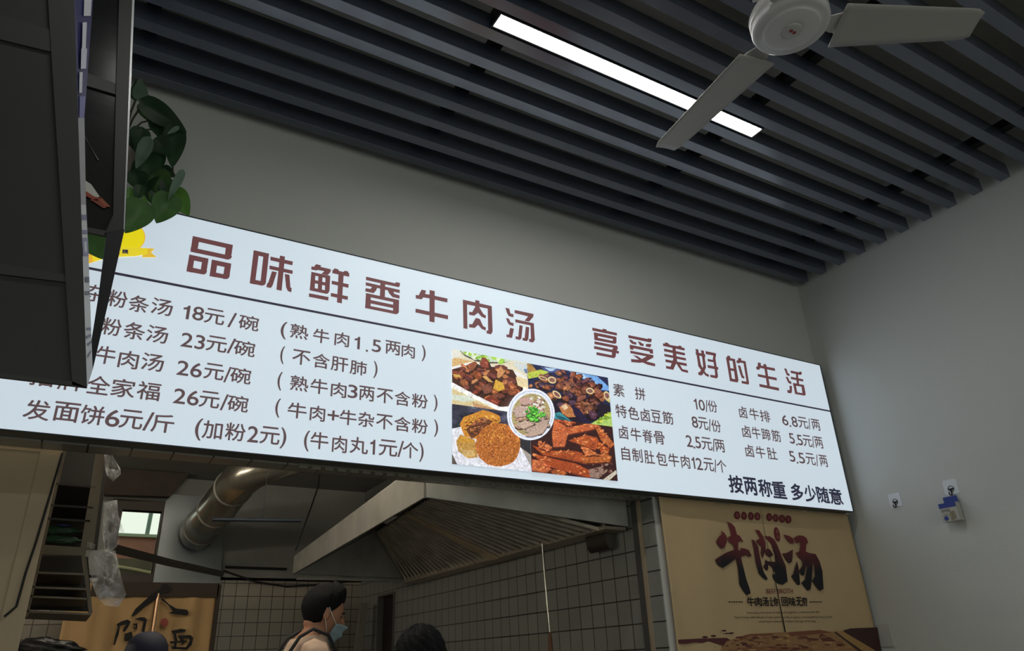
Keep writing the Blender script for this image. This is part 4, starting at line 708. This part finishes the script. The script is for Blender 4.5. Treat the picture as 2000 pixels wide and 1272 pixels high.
# ------------------------------------------------------------------ right wall: hooks, box, plate
M_clear = mat('clear_hook_pad', (236, 240, 248), .25, alpha=.95)
M_hook = mat('hook_metal', (70, 68, 72), .3, .8)
def hook(yc, zc, s, label, hang=0):
    h_ = thing('wall_hook', (XR, yc, zc), label, 'hook', 'clear adhesive hooks on the right wall')
    pts = []
    for cx, cz, a0 in ((1, 1, 0), (-1, 1, 90), (-1, -1, 180), (1, -1, 270)):
        for i in range(6):
            a = math.radians(a0+18*i); r = .14; pts.append(Vector((XR-.0005, yc+s*(cx*(.5-r)+r*math.cos(a)), zc+s*1.05*(cz*(.5-r)+r*math.sin(a)))))
    B().prism(pts, (-.002, 0, 0)).build('pad', M_clear, h_)
    zc2 = zc-s*.12
    b_ = B(); b_.tube([(XR-.004, yc+s*.2*math.cos(a), zc2+s*.2*math.sin(a)) for a in [i*math.pi/12 for i in range(25)]], .0016, 6); b_.build('ring', M_hook, h_)
    b_ = B(); b_.tube([(XR-.006, yc+s*.19, zc2), (XR-.009, yc, zc2-.003), (XR-.006, yc-s*.19, zc2)], .004, 8); b_.tube([(XR-.008, yc, zc2), (XR-.008, yc, zc2-s*.38), (XR-.014, yc, zc2-s*.46), (XR-.024, yc+.002, zc2-s*.44), (XR-.030, yc+.004, zc2-s*.26)], .0038, 8); b_.build('prong', M_hook, h_, smooth=True)
    return h_
hook(2.746, CZ+.829, .079, 'clear square adhesive hook with nothing hanging on it')
hook(2.387, CZ+.836, .083, 'clear square adhesive hook holding the small blue box')
bx = thing('plaster_box', (XR-.03, 2.39, CZ+.64), 'small blue and grey carton hanging from a wall hook', 'box')
ya, yb, za, zb2, dp = 2.450, 2.352, CZ+.640, CZ+.742, .045
B().box(XR-.022-dp, XR-.022, yb, ya, za, zb2).build('carton', mat('carton_grey', (190, 188, 180), .5), bx)
B().box(XR-.0235-dp, XR-.0222-dp, yb-.0005, ya+.0005, zb2-.026, zb2+.0008).box(XR-.0232-dp, XR-.022, yb-.0006, ya+.0006, zb2, zb2+.001).build('blue_band', mat('carton_blue', (52, 70, 150), .5), bx)
B().box(XR-.024, XR-.0215, yb+.004, ya-.012, zb2, zb2+.040).build('hang_tab', MATS['carton_blue'], bx)
xf = XR-.0243-dp
b = B(); put(b, '创可贴', lambda u, v: Vector((xf, ya-.008-.052*u, zb2-.050+.018*v)), 0); b.box(xf-.0002, xf+.0002, ya-.042, ya-.016, za+.040, za+.0415); b.box(xf-.0002, xf+.0002, ya-.050, ya-.016, za+.033, za+.0345); b.build('print', mat('carton_print', (96, 92, 90), .6), bx)
b = B(); b.add([(xf, ya-.026+.013*math.cos(a), za+.018+.013*math.sin(a)) for a in [i*6.283/20 for i in range(20)]], [tuple(range(20))]); b.build('blue_dot', MATS['carton_blue'], bx)
b = B()
for k_ in (0, 1): b.box(xf-.0004, xf+.0001, ya-.066-.016*k_, ya-.052-.016*k_, za+.004+.004*k_, za+.05+.004*k_)
b.build('plaster_print', mat('plaster_tan', (150, 138, 116), .6), bx, bevel=.003)
pp = [PX(*p, XR-.004) for p in ((1721,1219),(1732,1221),(1733,1262),(1720,1262))]
wy0, wy1 = min(p.y for p in pp), max(p.y for p in pp); wz_ = max(p.z for p in pp)
tag(B().box(XR-.008, XR, wy0-.02, wy1+.02, wz_-.13, wz_).build('wall_plate', mat('plate_grey', (198, 198, 194), .5), bevel=.003), 'pale blank wall plate beside the banner edge', 'wall plate')

# ------------------------------------------------------------------ ceiling fan
FZ = 1.95; hub = ray(1547, 60); hub = hub*(FZ/hub.z); hub = Vector((hub.x, hub.y, CZ+FZ))
fn = thing('ceiling_fan', (hub.x, hub.y, CZ+FZ), 'white three bladed ceiling fan hanging below the slats', 'fan')
c = (hub.x, hub.y, CZ+FZ)
B().lathe([(.0001, .004), (.045, .002), (.09, .0), (.095, .003), (.098, .012), (.118, .008), (.128, .014), (.132, .026), (.128, .032)], c, 64).build('bottom_cover', mat('fan_white', (206, 204, 205), .28), fn, smooth=True)
B().lathe([(.128, .032), (.124, .036), (.132, .042), (.133, .075), (.12, .1), (.07, .118), (.03, .125), (.03, .16), (.0001, .16)], c, 64).build('motor_housing', mat('fan_white2', (186, 184, 182), .35), fn, smooth=True)
B().lathe([(.0001, -.004), (.028, -.004), (.032, -.001), (.033, .004)], (c[0], c[1], c[2]), 40).build('cap', mat('fan_cap', (184, 182, 180), .4), fn, smooth=True)
b = B()
for sx in (-1, 1): b.prism([Vector((c[0]+sx*.008+.007*math.cos(a)+.002, c[1]+.007*math.sin(a), c[2]-.0046)) for a in [i*6.283/8 for i in range(8)]], (0, 0, .0004))
b.build('red_mark', mat('fan_red', (150, 50, 60), .5), fn)
B().tube([(c[0], c[1], c[2]+.15), (c[0], c[1], ZC)], .014, 12).build('down_rod', MATS['fan_white2'], fn)
B().lathe([(.0001, .0), (.03, .0), (.06, .03), (.06, .06), (.0001, .06)], (c[0], c[1], CZ+2.44), 32).build('canopy_cup', MATS['fan_white2'], fn, smooth=True)
tip1 = ray(1300, 298); tip1 = tip1*(FZ/tip1.z); tip2 = ray(1912, 56); tip2 = tip2*(FZ/tip2.z)
a1 = math.atan2(tip1.y-hub.y, tip1.x-hub.x); a2 = math.atan2(tip2.y-hub.y, tip2.x-hub.x); a3 = (a1+a2)/2+math.pi
for a, R1 in ((a1, (tip1-Vector((hub.x, hub.y, tip1.z))).length), (a2, (tip2-Vector((hub.x, hub.y, tip2.z))).length), (a3, .66)):
    u = Vector((math.cos(a), math.sin(a), 0)); w_ = Vector((-math.sin(a), math.cos(a), 0)); z0 = CZ+FZ+.02
    def bl(s, t): 
        r = .165+(R1-.165)*s; hw = .086-.026*s-(.012*max(0, (s-.93)/.07)**2); x = (t-.5)*2*hw
        p = Vector((hub.x, hub.y, z0))+u*r+w_*x; p.z += -x*.13+.004*(1-(2*t-1)**2); return p
    bo = B().grid(bl, 20, 6).build('blade', mat('blade_white', (168, 166, 162), .45), fn, smooth=True, solid=.003)
    br = B(); p0 = Vector((hub.x, hub.y, z0+.012))
    br.prism([p0+u*.10+w_*.022, p0+u*.10-w_*.022, p0+u*.17-w_*.045, p0+u*.23-w_*.04, p0+u*.23+w_*.04, p0+u*.17+w_*.045], (0, 0, .005)); br.build('blade_bracket', MATS['fan_white2'], bo)

# ------------------------------------------------------------------ hanging boxes at the near left
def hanging(name, label, cat, Y, back, th, side_cols):
    pass
YA = 1.3
A = [PY(-120, 722, YA), PY(170, 757, YA), PY(144, -30, YA), PY(-120, -60, YA)]
la = thing('hanging_light_box', (A[1].x-.15, YA, A[1].z), 'dark back of a hanging sign box at the near left', 'sign')
M_sheet = mat('dark_sheet', (44, 44, 46), .5, var=.08, vscale=3)
B().prism(A, (0, .004, 0)).build('back_sheet', M_sheet, la)
ins = [A[0].lerp(A[1], .62), A[1]]
def onA(px, py, d=0): return PY(px, py, YA-d)
b = B(); b.prism([onA(92,-30,.006), onA(144,-30,.006), onA(170,757,.006), onA(141,752,.006)], (0, .006, 0)); b.prism([onA(-60,722,.006), onA(141,745,.006), onA(170,757,.006), onA(-60,730,.006)], (0, .006, 0)); b.prism([onA(-60,10,.004), onA(100,58,.004), onA(104,102,.004), onA(-60,62,.004)], (0, .004, 0)); b.prism([onA(-60,505,.004), onA(135,538,.004), onA(136,552,.004), onA(-60,528,.004)], (0, .004, 0))
b.build('frame_channel', mat('dark_channel', (54, 53, 53), .45), la)
# printed vinyl wrapped round the right edge
edge_n = [(144,-30),(148,230),(154,400),(160,500),(166,640),(170,757)]
edge_f = [(184,-30),(165,230),(168,400),(173,500),(178,640),(181,722)]
b = B(); cols = [((36,36,84),),]
nn = len(edge_n); vs = []
YE = 1.345
for (x0, y0), (x1, y1) in zip(edge_n, edge_f): vs += [PY(x0, y0, YA+.002), PY(x1, y1, YE)]
inks = [(40,40,92),(150,150,156),(200,202,206),(200,204,208),(198,202,208)]
for i in range(nn-1): b.add([vs[2*i], vs[2*i+1], vs[2*i+3], vs[2*i+2]], [(0, 1, 2, 3)], lin(inks[i]))
def strip(f0, f1, t0, t1):      # patch on the wrapped edge: f down the edge, t across
    def pt(f, t):
        f = f*(nn-1); i = min(nn-2, int(f)); r = f-i; return vs[2*i].lerp(vs[2*i+2], r).lerp(vs[2*i+1].lerp(vs[2*i+3], r), t)+Vector((.0008, -.0008, 0))
    return [pt(f0, t0), pt(f0, t1), pt(f1, t1), pt(f1, t0)]
for f0, f1, t0, t1, c_ in ((.02,.05,.5,.9,(190,190,200)),(.06,.10,.45,.7,(190,190,200)),(.10,.13,.4,.8,(180,180,200)),(.135,.165,.3,.55,(190,190,200)),(.17,.2,.35,.9,(110,110,160)),(.44,.46,.1,.95,(120,118,150)),(.50,.515,.1,.95,(130,128,160)),(.53,.60,.1,.95,(140,140,170)),(.545,.585,.4,.7,(205,208,214)),(.66,.675,.3,.9,(90,90,110)),(.70,.71,.2,.9,(100,100,120)),(.80,.81,.2,.9,(100,100,130)),(.83,.84,.1,.9,(100,100,130)),(.86,.87,.3,.9,(90,90,110)),(.90,.91,.2,.8,(100,100,120))):
    b.add(strip(f0, f1, t0, t1), [(0, 1, 2, 3)], lin(c_))
b.build('printed_edge', ink_mat('vinyl_print', 0), la)
for xp in (20, 120):
    p = PY(xp, -20, YA+.02); B().tube([p, Vector((p.x, p.y, ZB+.01))], .004, 8).build('hanger', M_black, la)
B().prism([PY(-120, 722, YA+.044), PY(165, 752, YA+.044), PY(150, -30, YA+.044), PY(-120, -60, YA+.044)], (0, .002, 0)).build('face_sheet', mat('vinyl_white', (190, 192, 196), .5), la)

YG = 1.75
lb = thing('hanging_display', (PY(230, 448, YG).x, YG, PY(230, 448, YG).z), 'black framed glossy hanging panel with a slanting leg', 'display')
def onG(px, py, d=0): return PY(px, py, YG-d)
B().prism([onG(150,446), onG(222,458), onG(245,448), onG(264,-30), onG(140,-30)], (0, .004, 0)).build('dark_pane', mat('glossy_dark_pane', (26, 26, 29), .18, coat=.3), lb)
B().prism([onG(205,456,.012), onG(243,446,.012), onG(263,-30,.012), onG(234,-30,.012), onG(227,160,.012), onG(221,420,.012)], (0, .012, 0)).build('frame_stile', mat('panel_frame', (50, 49, 50), .4), lb)
B().prism([onG(208,456,.012), onG(244,445,.012), onG(214,580,.012), onG(182,718,.012), onG(173,700,.012), onG(192,580,.012)], (0, .014, 0)).build('leg', mat('panel_leg', (28, 28, 34), .45), lb)
B().prism([onG(150,440,.008), onG(215,452,.008), onG(212,462,.008), onG(150,449,.008)], (0, .008, 0)).build('bottom_rail', mat('panel_frame2', (62, 62, 62), .4), lb)
B().prism([onG(241,448,.014), onG(244,446,.014), onG(264,-30,.014), onG(259.5,-30,.014)], (0, .016, 0)).build('bright_edge', mat('edge_aluminium', (190, 192, 196), .3, .5), lb)
B().prism([onG(165,140,.006), onG(232,165,.006), onG(232,186,.006), onG(165,166,.006)], (0, .004, 0)).build('reflected_band', MATS['panel_frame2'], lb)  # reflection of slats and wall, modelled as a grey strip on the pane
b = B()
for poly, rgb in (([(166,352),(178,360),(196,386),(184,384),(166,372)], (196,196,190)), ([(166,372),(184,384),(196,386),(200,392),(186,392),(166,382)], (150,60,40)), ([(188,386),(196,384),(216,404),(206,404)], (150,74,44)), ([(176,390),(190,388),(208,406),(202,407)], (128,52,36)), ([(164,262),(168,272),(193,312),(191,313)], (110,110,112))):
    b.add([onG(*p, .004) for p in poly], [tuple(range(len(poly)))], lin(rgb))
b.build('sticker', ink_mat('sticker_print', 0), lb)
for xp in (150, 255):
    p = PY(xp, -20, YG+.002); B().tube([p, Vector((p.x, p.y, ZB+.01))], .004, 8).build('hanger', M_black, lb)

# ------------------------------------------------------------------ pothos hanging behind the panel
pl0 = PY(195, 330, 2.72)
pt = thing('potted_pothos', (pl0.x, 2.72, pl0.z-.12), 'hanging green pothos trailing over the top corner of the sign', 'plant')
B().lathe([(.0001, -.12), (.07, -.12), (.085, -.1), (.105, .06), (.112, .07), (.112, .085), (.1, .085), (.098, .05), (.0001, .04)], pl0, 40).build('pot', mat('plant_pot', (120, 112, 104), .6), pt, smooth=True)
for a in (0, 2.1, 4.2): B().tube([pl0+Vector((.108*math.cos(a), .108*math.sin(a), .08)), pl0+Vector((0, 0, .42))], .002, 6).build('hanging_wire', M_black, pt)
B().tube([pl0+Vector((0, 0, .42)), Vector((pl0.x, pl0.y, ZB+.02))], .002, 6).build('hanging_wire', M_black, pt)
G = [mat('leaf_dark', (46, 70, 46), .35, var=.25, vscale=15), mat('leaf_mid', (66, 100, 50), .35, var=.25, vscale=15), mat('leaf_bright', (92, 134, 60), .35, var=.2, vscale=15), mat('leaf_grey_green', (104, 126, 108), .4, var=.2, vscale=15)]
for g_ in G:                                # thin leaves let some light through
    nt = g_.node_tree; out = nt.nodes['Material Output']; tr = nt.nodes.new('ShaderNodeBsdfTranslucent'); mx = nt.nodes.new('ShaderNodeMixShader'); mx.inputs[0].default_value = .3
    src = nt.nodes['Principled BSDF'].inputs['Base Color'].links[0].from_socket; nt.links.new(src, tr.inputs['Color'])
    nt.links.new(nt.nodes['Principled BSDF'].outputs[0], mx.inputs[1]); nt.links.new(tr.outputs[0], mx.inputs[2]); nt.links.new(mx.outputs[0], out.inputs['Surface'])
fL = crop(230, 140, .23578)
def leaf(bp, tp, wpx, Y, mi, arch=.25, tilt=0, fold=.25, mpx=None):
    b0 = PY(*fL(*bp), Y); t0 = PY(*fL(*tp), Y+tilt*.05); L = t0-b0; ln = L.length; vdir = ray(*fL(*bp)).normalized()
    side = L.cross(vdir).normalized(); nn_ = side.cross(L).normalized(); hw = wpx*.23578/F_PX*2.9*.5
    def f(u, v):
        s = u; w__ = hw*(math.sin(math.pi*min(1, s**.55)))**.8*(1.0 if s > .04 else .5); x = (v-.5)*2
        back = -.10*ln*abs(x)*max(0, 1-s*4)
        p = b0+L*s+side*(w__*x+arch*ln*.9*s*(1-s)*0)+L.normalized()*back
        return p+nn_*(fold*abs(x)*w__*1.0-arch*ln*s*(1-s))*-1+side*arch*ln*0
    o = B().grid(f, 14, 8).build('leaf', G[mi], pt, smooth=True); return o
LV = [((185,235),(190,52),125,2.74,3),((140,225),(150,70),80,2.76,0),((215,250),(572,505),190,2.66,0,.5),((215,265),(290,430),140,2.74,1),((300,395),(345,545),110,2.72,0),((480,455),(450,800),180,2.68,0),((255,560),(150,805),110,2.64,3),((320,560),(440,690),150,2.66,0),((400,440),(430,640),190,2.72,0),((240,680),(250,1000),230,2.70,0),((380,790),(475,880),80,2.74,0),((535,830),(415,1062),70,2.64,3),((300,860),(450,1000),200,2.70,1),((465,985),(592,1195),170,2.74,2),((440,1030),(318,1258),220,2.66,1),((210,1090),(60,1340),240,2.64,1),((245,1015),(215,1120),60,2.72,2),((100,970),(75,1115),80,2.70,2),((190,950),(150,1070),90,2.68,0),((330,960),(300,1120),200,2.72,0),((150,830),(160,980),170,2.70,0),((300,640),(330,860),170,2.74,0),((200,480),(120,700),170,2.72,0),((420,900),(400,1080),130,2.70,0),((120,1010),(80,1110),70,2.74,2),((80,560),(60,780),120,2.74,0),((100,760),(40,900),150,2.72,0),((370,980),(330,1000),90,2.74,2),((500,460),(410,520),40,2.66,3)]
for it in LV: leaf(*it)
leaf((-340, 1200), (-110, 1560), 260, 2.62, 1); leaf((-200, 1100), (-200, 1400), 240, 2.66, 0)
for p in ([(60,540),(120,400),(190,290),(220,255)],[(60,560),(140,470),(200,420),(290,400)],[(60,560),(160,490),(260,480),(400,470),(500,460)],[(70,560),(120,640),(180,700),(240,690)],[(120,640),(170,830),(200,960),(210,1090)],[(230,690),(330,820),(420,960),(465,990)],[(330,560),(480,470)],[(455,790),(455,830),(480,870)],[(60,540),(110,330),(150,230)]):
    B().tube([PY(*fL(*q_), 2.73) for q_ in p], .004, 6).build('stem', mat('stem_brown', (64, 58, 44), .6), pt)

# ------------------------------------------------------------------ people in the kitchen
def fuse(objs, voxel, name):
    bm = bmesh.new()
    for me in objs: bm.from_mesh(me)
    me = bpy.data.meshes.new(name); bm.to_mesh(me); bm.free()
    o = bpy.data.objects.new(name, me); C.collection.objects.link(o)
    r = o.modifiers.new('r', 'REMESH'); r.mode = 'VOXEL'; r.voxel_size = voxel; r.use_smooth_shade = True
    s = o.modifiers.new('s', 'SMOOTH'); s.iterations = 3; s.factor = .5
    dg = bpy.context.evaluated_depsgraph_get(); m2 = bpy.data.meshes.new_from_object(o.evaluated_get(dg)); bpy.data.objects.remove(o)
    m2.name = name
    for p in m2.polygons: p.use_smooth = True
    return m2
def skinmesh(nodes, edges, sub=2):
    me = bpy.data.meshes.new('sk'); me.from_pydata([n[0] for n in nodes], edges, [])
    o = bpy.data.objects.new('sk', me); C.collection.objects.link(o); o.modifiers.new('skin', 'SKIN')
    for i, n in enumerate(nodes):
        r = n[1] if isinstance(n[1], tuple) else (n[1], n[1]); me.skin_vertices[0].data[i].radius = r; me.skin_vertices[0].data[i].use_root = (i == 0)
    s = o.modifiers.new('sub', 'SUBSURF'); s.levels = sub; s.render_levels = sub
    dg = bpy.context.evaluated_depsgraph_get(); m2 = bpy.data.meshes.new_from_object(o.evaluated_get(dg)); bpy.data.objects.remove(o); return m2
def g2(x, y, sx, sy): return math.exp(-(x/sx)**2-(y/sy)**2)
def headpt(az, el, off=0):
    # az 0 = face front (+x), el -90..90 ; returns a point on the head surface, metres, origin mid skull
    ca, sa, ce, se = math.cos(az), math.sin(az), math.cos(el), math.sin(el)
    x = .098*ce*ca; y = .077*ce*sa; z = .118*se
    if z < 0:
        t = min(1, -z/.118); y *= 1-.30*t*t; x = x*(1-.10*t) + (.022*t if ca > 0 else .0)*max(0, ca)
        if ca < 0: x *= 1-.28*t
    f = max(0, ca)
    x += f*(.026*g2(y, z+.030, .016, .026)+.010*g2(y, z+.012, .011, .03)+.006*g2(abs(y)-.03, z-.022, .03, .012)-.010*g2(abs(y)-.032, z-.0, .016, .012)+.007*g2(y, z+.068, .024, .010)-.004*g2(y, z+.085, .03, .008)+.008*g2(y, z+.105, .022, .014))
    p = Vector((x, y, z)); n = Vector((ce*ca/.098, ce*sa/.077, se/.118)).normalized()
    return p+n*off
def headgrid(a0, a1, e0, e1, nu, nv, off, name='h', closed=None):
    b_ = B(); b_.grid(lambda u, v: headpt(a0+(a1-a0)*u, e0+(e1-e0)*v, off(u, v) if callable(off) else off), nu, nv); return b_
def person(px, Yp, top_z, face, bow, label, skin, shirt, cap=None, hairmat=None, mask=False, curly=False, apron=False, k=1.0):
    base = ray(*px); X = base.x*Yp/base.y
    H = top_z/1.0; sc = H/1.74*k
    root = thing('person', (X, Yp, 0), label, 'person')
    rotz = Matrix.Rotation(face, 4, 'Z'); zf = top_z-.128*sc
    hm = Matrix.Translation((X, Yp, zf)) @ rotz @ Matrix.Rotation(bow, 4, 'Y') @ Matrix.Scale(sc, 4)
    bmx = Matrix.Translation((X, Yp, 0)) @ rotz @ Matrix.Scale(top_z/1.74, 4)
    lean = math.sin(bow)*.06
    # body: pelvis root, spine, neck, arms with hands, legs
    def V(x, y, z): return Vector((x, y, z))
    nb = [(V(-.10,0,.95), (.15,.11)), (V(-.10,0,1.12), (.14,.105)), (V(-.09,0,1.30), (.16,.115)), (V(-.075,0,1.43), (.13,.09)), (V(-.045,0,1.50), (.062,.062)), (V(-.02,0,1.575), (.056,.058))]
    eb = [(0,1),(1,2),(2,3),(3,4),(4,5)]
    for s in (-1, 1):
        i = len(nb); nb += [(V(-.08,.17*s,1.42), .058), (V(-.05,.23*s,1.16), .045), (V(.16,.19*s,1.02), .036), (V(.22,.18*s,1.01), (.036,.022))]; eb += [(3,i),(i,i+1),(i+1,i+2),(i+2,i+3)]
        for f_, (dy, ln, dz) in enumerate(((-.03,.085,-.012),(-.01,.095,-.008),(.01,.09,-.010),(.03,.075,-.018))):
            j = len(nb); nb += [(V(.26,.18*s+dy,1.0), .010), (V(.26+ln*.6,.18*s+dy,.995+dz), .009), (V(.26+ln,.18*s+dy,.975+dz), .007)]; eb += [(i+3,j),(j,j+1),(j+1,j+2)]
        j = len(nb); nb += [(V(.225,.18*s-.05*s,1.0), .011), (V(.265,.18*s-.062*s,.99), .009)]; eb += [(i+3,j),(j,j+1)]
        i = len(nb); nb += [(V(-.10,.09*s,.90), .09), (V(-.08,.10*s,.50), .062), (V(-.10,.10*s,.09), .045), (V(.0,.11*s,.035), (.042,.03)), (V(.08,.115*s,.03), (.035,.02))]; eb += [(0,i),(i,i+1),(i+1,i+2),(i+2,i+3),(i+3,i+4)]
    bodyme = skinmesh(nb, eb, 1); bodyme.transform(bmx)
    hb = B(); hb.grid(lambda u, v: headpt(2*math.pi*u-math.pi, math.pi*(v-.5)*.998, 0), 64, 48)
    hme = bpy.data.meshes.new('h'); hme.from_pydata(hb.v, [], hb.f); hme.transform(hm)
    ears = B()
    for s in (-1, 1):
        bm = bmesh.new(); bmesh.ops.create_uvsphere(bm, u_segments=16, v_segments=12, radius=1)
        for v in bm.verts:
            q_ = v.co.copy(); rim = (q_.x**2+q_.z**2)**.5
            v.co = Vector((-.012+q_.x*.020-.012*max(0, q_.z)*.6, s*(.078+.012*(rim**2)*.8)+q_.y*.007, -.012+q_.z*.033-.004*q_.x))
        ears.add([v.co for v in bm.verts], [[v.index for v in f.verts] for f in bm.faces]); bm.free()
    eme = bpy.data.meshes.new('e'); eme.from_pydata(ears.v, [], ears.f); eme.transform(hm)
    neck = B().tube([bmx @ V(-.05,0,1.46), bmx @ V(-.03,0,1.53), hm @ V(-.03,0,-.06), hm @ V(-.025,0,-.01)], [.062*sc, .057*sc, .055*sc, .05*sc], 20)
    nme = bpy.data.meshes.new('n'); nme.from_pydata(neck.v, [], neck.f)
    body = fuse([bodyme, hme, eme, nme], .0065, 'person_body'); body.transform(Matrix.Translation((-X, -Yp, 0)))
    bo = bpy.data.objects.new('body', body); C.collection.objects.link(bo); body.materials.clear(); body.materials.append(skin); bo.parent = root
    # shirt and trousers over the body
    def over(nodes, edges, name, m, g=1.0, vox=.009):
        me = skinmesh(nodes, edges, 2); me.transform(bmx); me = fuse([me], vox, name); me.transform(Matrix.Translation((-X, -Yp, 0))); me.materials.clear(); me.materials.append(m); o = bpy.data.objects.new(name, me); C.collection.objects.link(o); o.parent = root; return o
    inv = (Matrix.Translation((-X, -Yp, 0)) @ bmx).inverted(); bm = bmesh.new(); bm.from_mesh(body); bm.normal_update()
    def keep(c_):
        c_ = inv @ c_; return .84 < c_.z < 1.505+.25*min(0, c_.x+.06) and not (abs(c_.y) > .165 and c_.z < 1.2) and not (abs(c_.y) > .12 and c_.x > .04 and c_.z < 1.2)
    bmesh.ops.delete(bm, geom=[f for f in bm.faces if not keep(f.calc_center_median())], context='FACES')
    for v in bm.verts: v.co = v.co+v.normal*.010*sc
    sm_ = bpy.data.meshes.new('shirt'); bm.to_mesh(sm_); bm.free(); sm_.materials.clear(); sm_.materials.append(shirt)
    so = bpy.data.objects.new('shirt', sm_); C.collection.objects.link(so); so.parent = root
    sd = so.modifiers.new('solid', 'SOLIDIFY'); sd.thickness = .004; sd.offset = -1
    ns = [(V(-.10,0,.93), (.175,.135))]; es = []
    for s in (-1, 1):
        i = len(ns); ns += [(V(-.10,.09*s,.86), .11), (V(-.08,.10*s,.50), .085), (V(-.10,.10*s,.08), .07)]; es += [(0,i),(i,i+1),(i+1,i+2)]
    over(ns, es, 'trousers', mat('dark_trousers', (40, 42, 50), .8))
    if apron:
        pts = [(-.225,-.095,1.28),(-.20,-.10,1.40),(-.145,-.10,1.485),(-.08,-.10,1.52),(.0,-.095,1.49),(.055,-.085,1.40),(.07,-.08,1.30)]
        for s in (-1, 1): B().tube([bmx @ V(x_, y_*-s, z_+.012) for x_, y_, z_ in pts], .0085*sc, 8).build('apron_strap', mat('apron_dark', (46, 46, 48), .8), root, smooth=True)
        B().grid(lambda u, v: bmx @ V(.10-.02*math.cos((u-.5)*2), (u-.5)*.30, 1.36-.75*v), 12, 12).build('apron', MATS['apron_dark'], root, smooth=True, solid=.004)
    # hair
    hr = B()
    if cap is None:
        def hoff(u, v):
            az = 2*math.pi*u-math.pi; f = math.cos(az)
            return ((.022+.016*max(0, f))*min(1, v*2.2)+.004) if not curly else .034+.010*math.sin(az*9+v*21)*math.cos(v*17+az*5)+.006*math.sin(az*23+v*37)
        def hel(u):
            f = math.cos(2*math.pi*u-math.pi); a_ = abs(2*math.pi*u-math.pi)
            if curly: return -.2 if f < .2 else .35
            return .62 if f > .75 else (.62-(.75-f)*.9 if f > .1 else (.035 if f > -.25 else -.45-.25*max(0, -f-.25)))
        hr.grid(lambda u, v: hm @ headpt(2*math.pi*u-math.pi, hel(u)+(math.pi/2-hel(u))*v*.998, hoff(u, v)), 72, 24)
        hr.build('hair', hairmat, root, smooth=True, solid=.006)
    else:
        hr.grid(lambda u, v: hm @ headpt(2*math.pi*u-math.pi, .15+(math.pi/2-.15)*v*.998, .020+.012*math.sin(v*3)), 64, 16); hr.build('cap', cap, root, smooth=True, solid=.004)
        hr = B(); hr.grid(lambda u, v: hm @ headpt(2*math.pi*u-math.pi, -.5+.7*v, .010) , 64, 6); 
        hr = B(); hr.grid(lambda u, v: hm @ headpt(.9+(2*math.pi-1.8)*u, -.5+.7*v, .008), 48, 6); hr.build('hair', hairmat, root, smooth=True, solid=.004)
    # eyes and brows
    for s in (-1, 1):
        bm = bmesh.new(); bmesh.ops.create_uvsphere(bm, u_segments=16, v_segments=10, radius=.0115*sc); bb = B(); c_ = hm @ (headpt(.36*s, .0)+Vector((-.007, 0, 0))); bb.add([v.co+c_ for v in bm.verts], [[v.index for v in f.verts] for f in bm.faces]); bm.free(); bb.build('eye', mat('eye_dark', (40, 34, 30), .2), root, smooth=True)
        B().tube([hm @ headpt((.16+.12*i)*s, .20+.015*i-.008*i*i, .003) for i in range(5)], .0035*sc, 6).build('brow', mat('brow_dark', (28, 26, 26), .8), root)
    if mask:
        def mo(u, v): return .012+.004*math.sin(v*math.pi)*math.sin(u*math.pi)+.002*math.sin(v*22)+.018*math.sin(u*math.pi)**4*math.sin(min(1, v*1.15)*math.pi)
        B().grid(lambda u, v: hm @ headpt((u-.5)*2.05, -1.22+.98*v-(.10*(abs(u-.5)*2)**2), mo(u, v)), 36, 18).build('face_mask', mat('mask_blue', (158, 182, 192), .8, bump=.2, bscale=80), root, smooth=True, solid=.003)
        for s in (-1, 1):
            for e0, ez in ((-.34, .018), (-1.22, -.040)):
                B().tube([hm @ headpt(1.02*s, e0, .014), hm @ headpt(1.30*s, e0*.5+(.0 if e0 > -.5 else -.1), .011), hm @ Vector((-.010, s*.092, ez))], .0022*sc, 6).build('mask_loop', mat('loop_white', (220, 220, 218), .8), root)
    return root
M_skin = mat('skin', (178, 128, 102), .55, var=.06, vscale=20)
M_hair = mat('black_hair', (16, 16, 18), .8, spec=.25, bump=.5, bscale=160)
person((632, 1200), 3.75, PY(640, 1145, 3.75).z, math.radians(2), math.radians(16), 'man in pale pink shirt, dark apron and blue face mask', M_skin, mat('pink_shirt', (206, 178, 158), .85), hairmat=M_hair, mask=True, apron=True)
person((283, 1290), 3.55, PY(283, 1241, 3.55).z, math.radians(-90), 0, 'person in dark blue cap before the calligraphy curtain', M_skin, mat('navy_shirt', (44, 48, 66), .85), cap=mat('navy_cap', (28, 30, 52), .7), hairmat=M_hair, k=1.0)
person((820, 1290), 2.78, PY(820, 1236, 2.78).z, math.radians(90), 0, 'person with dark curly hair at the frame bottom below the hood', M_skin, mat('dark_shirt', (58, 56, 58), .85), hairmat=M_hair, curly=True, k=1.05)
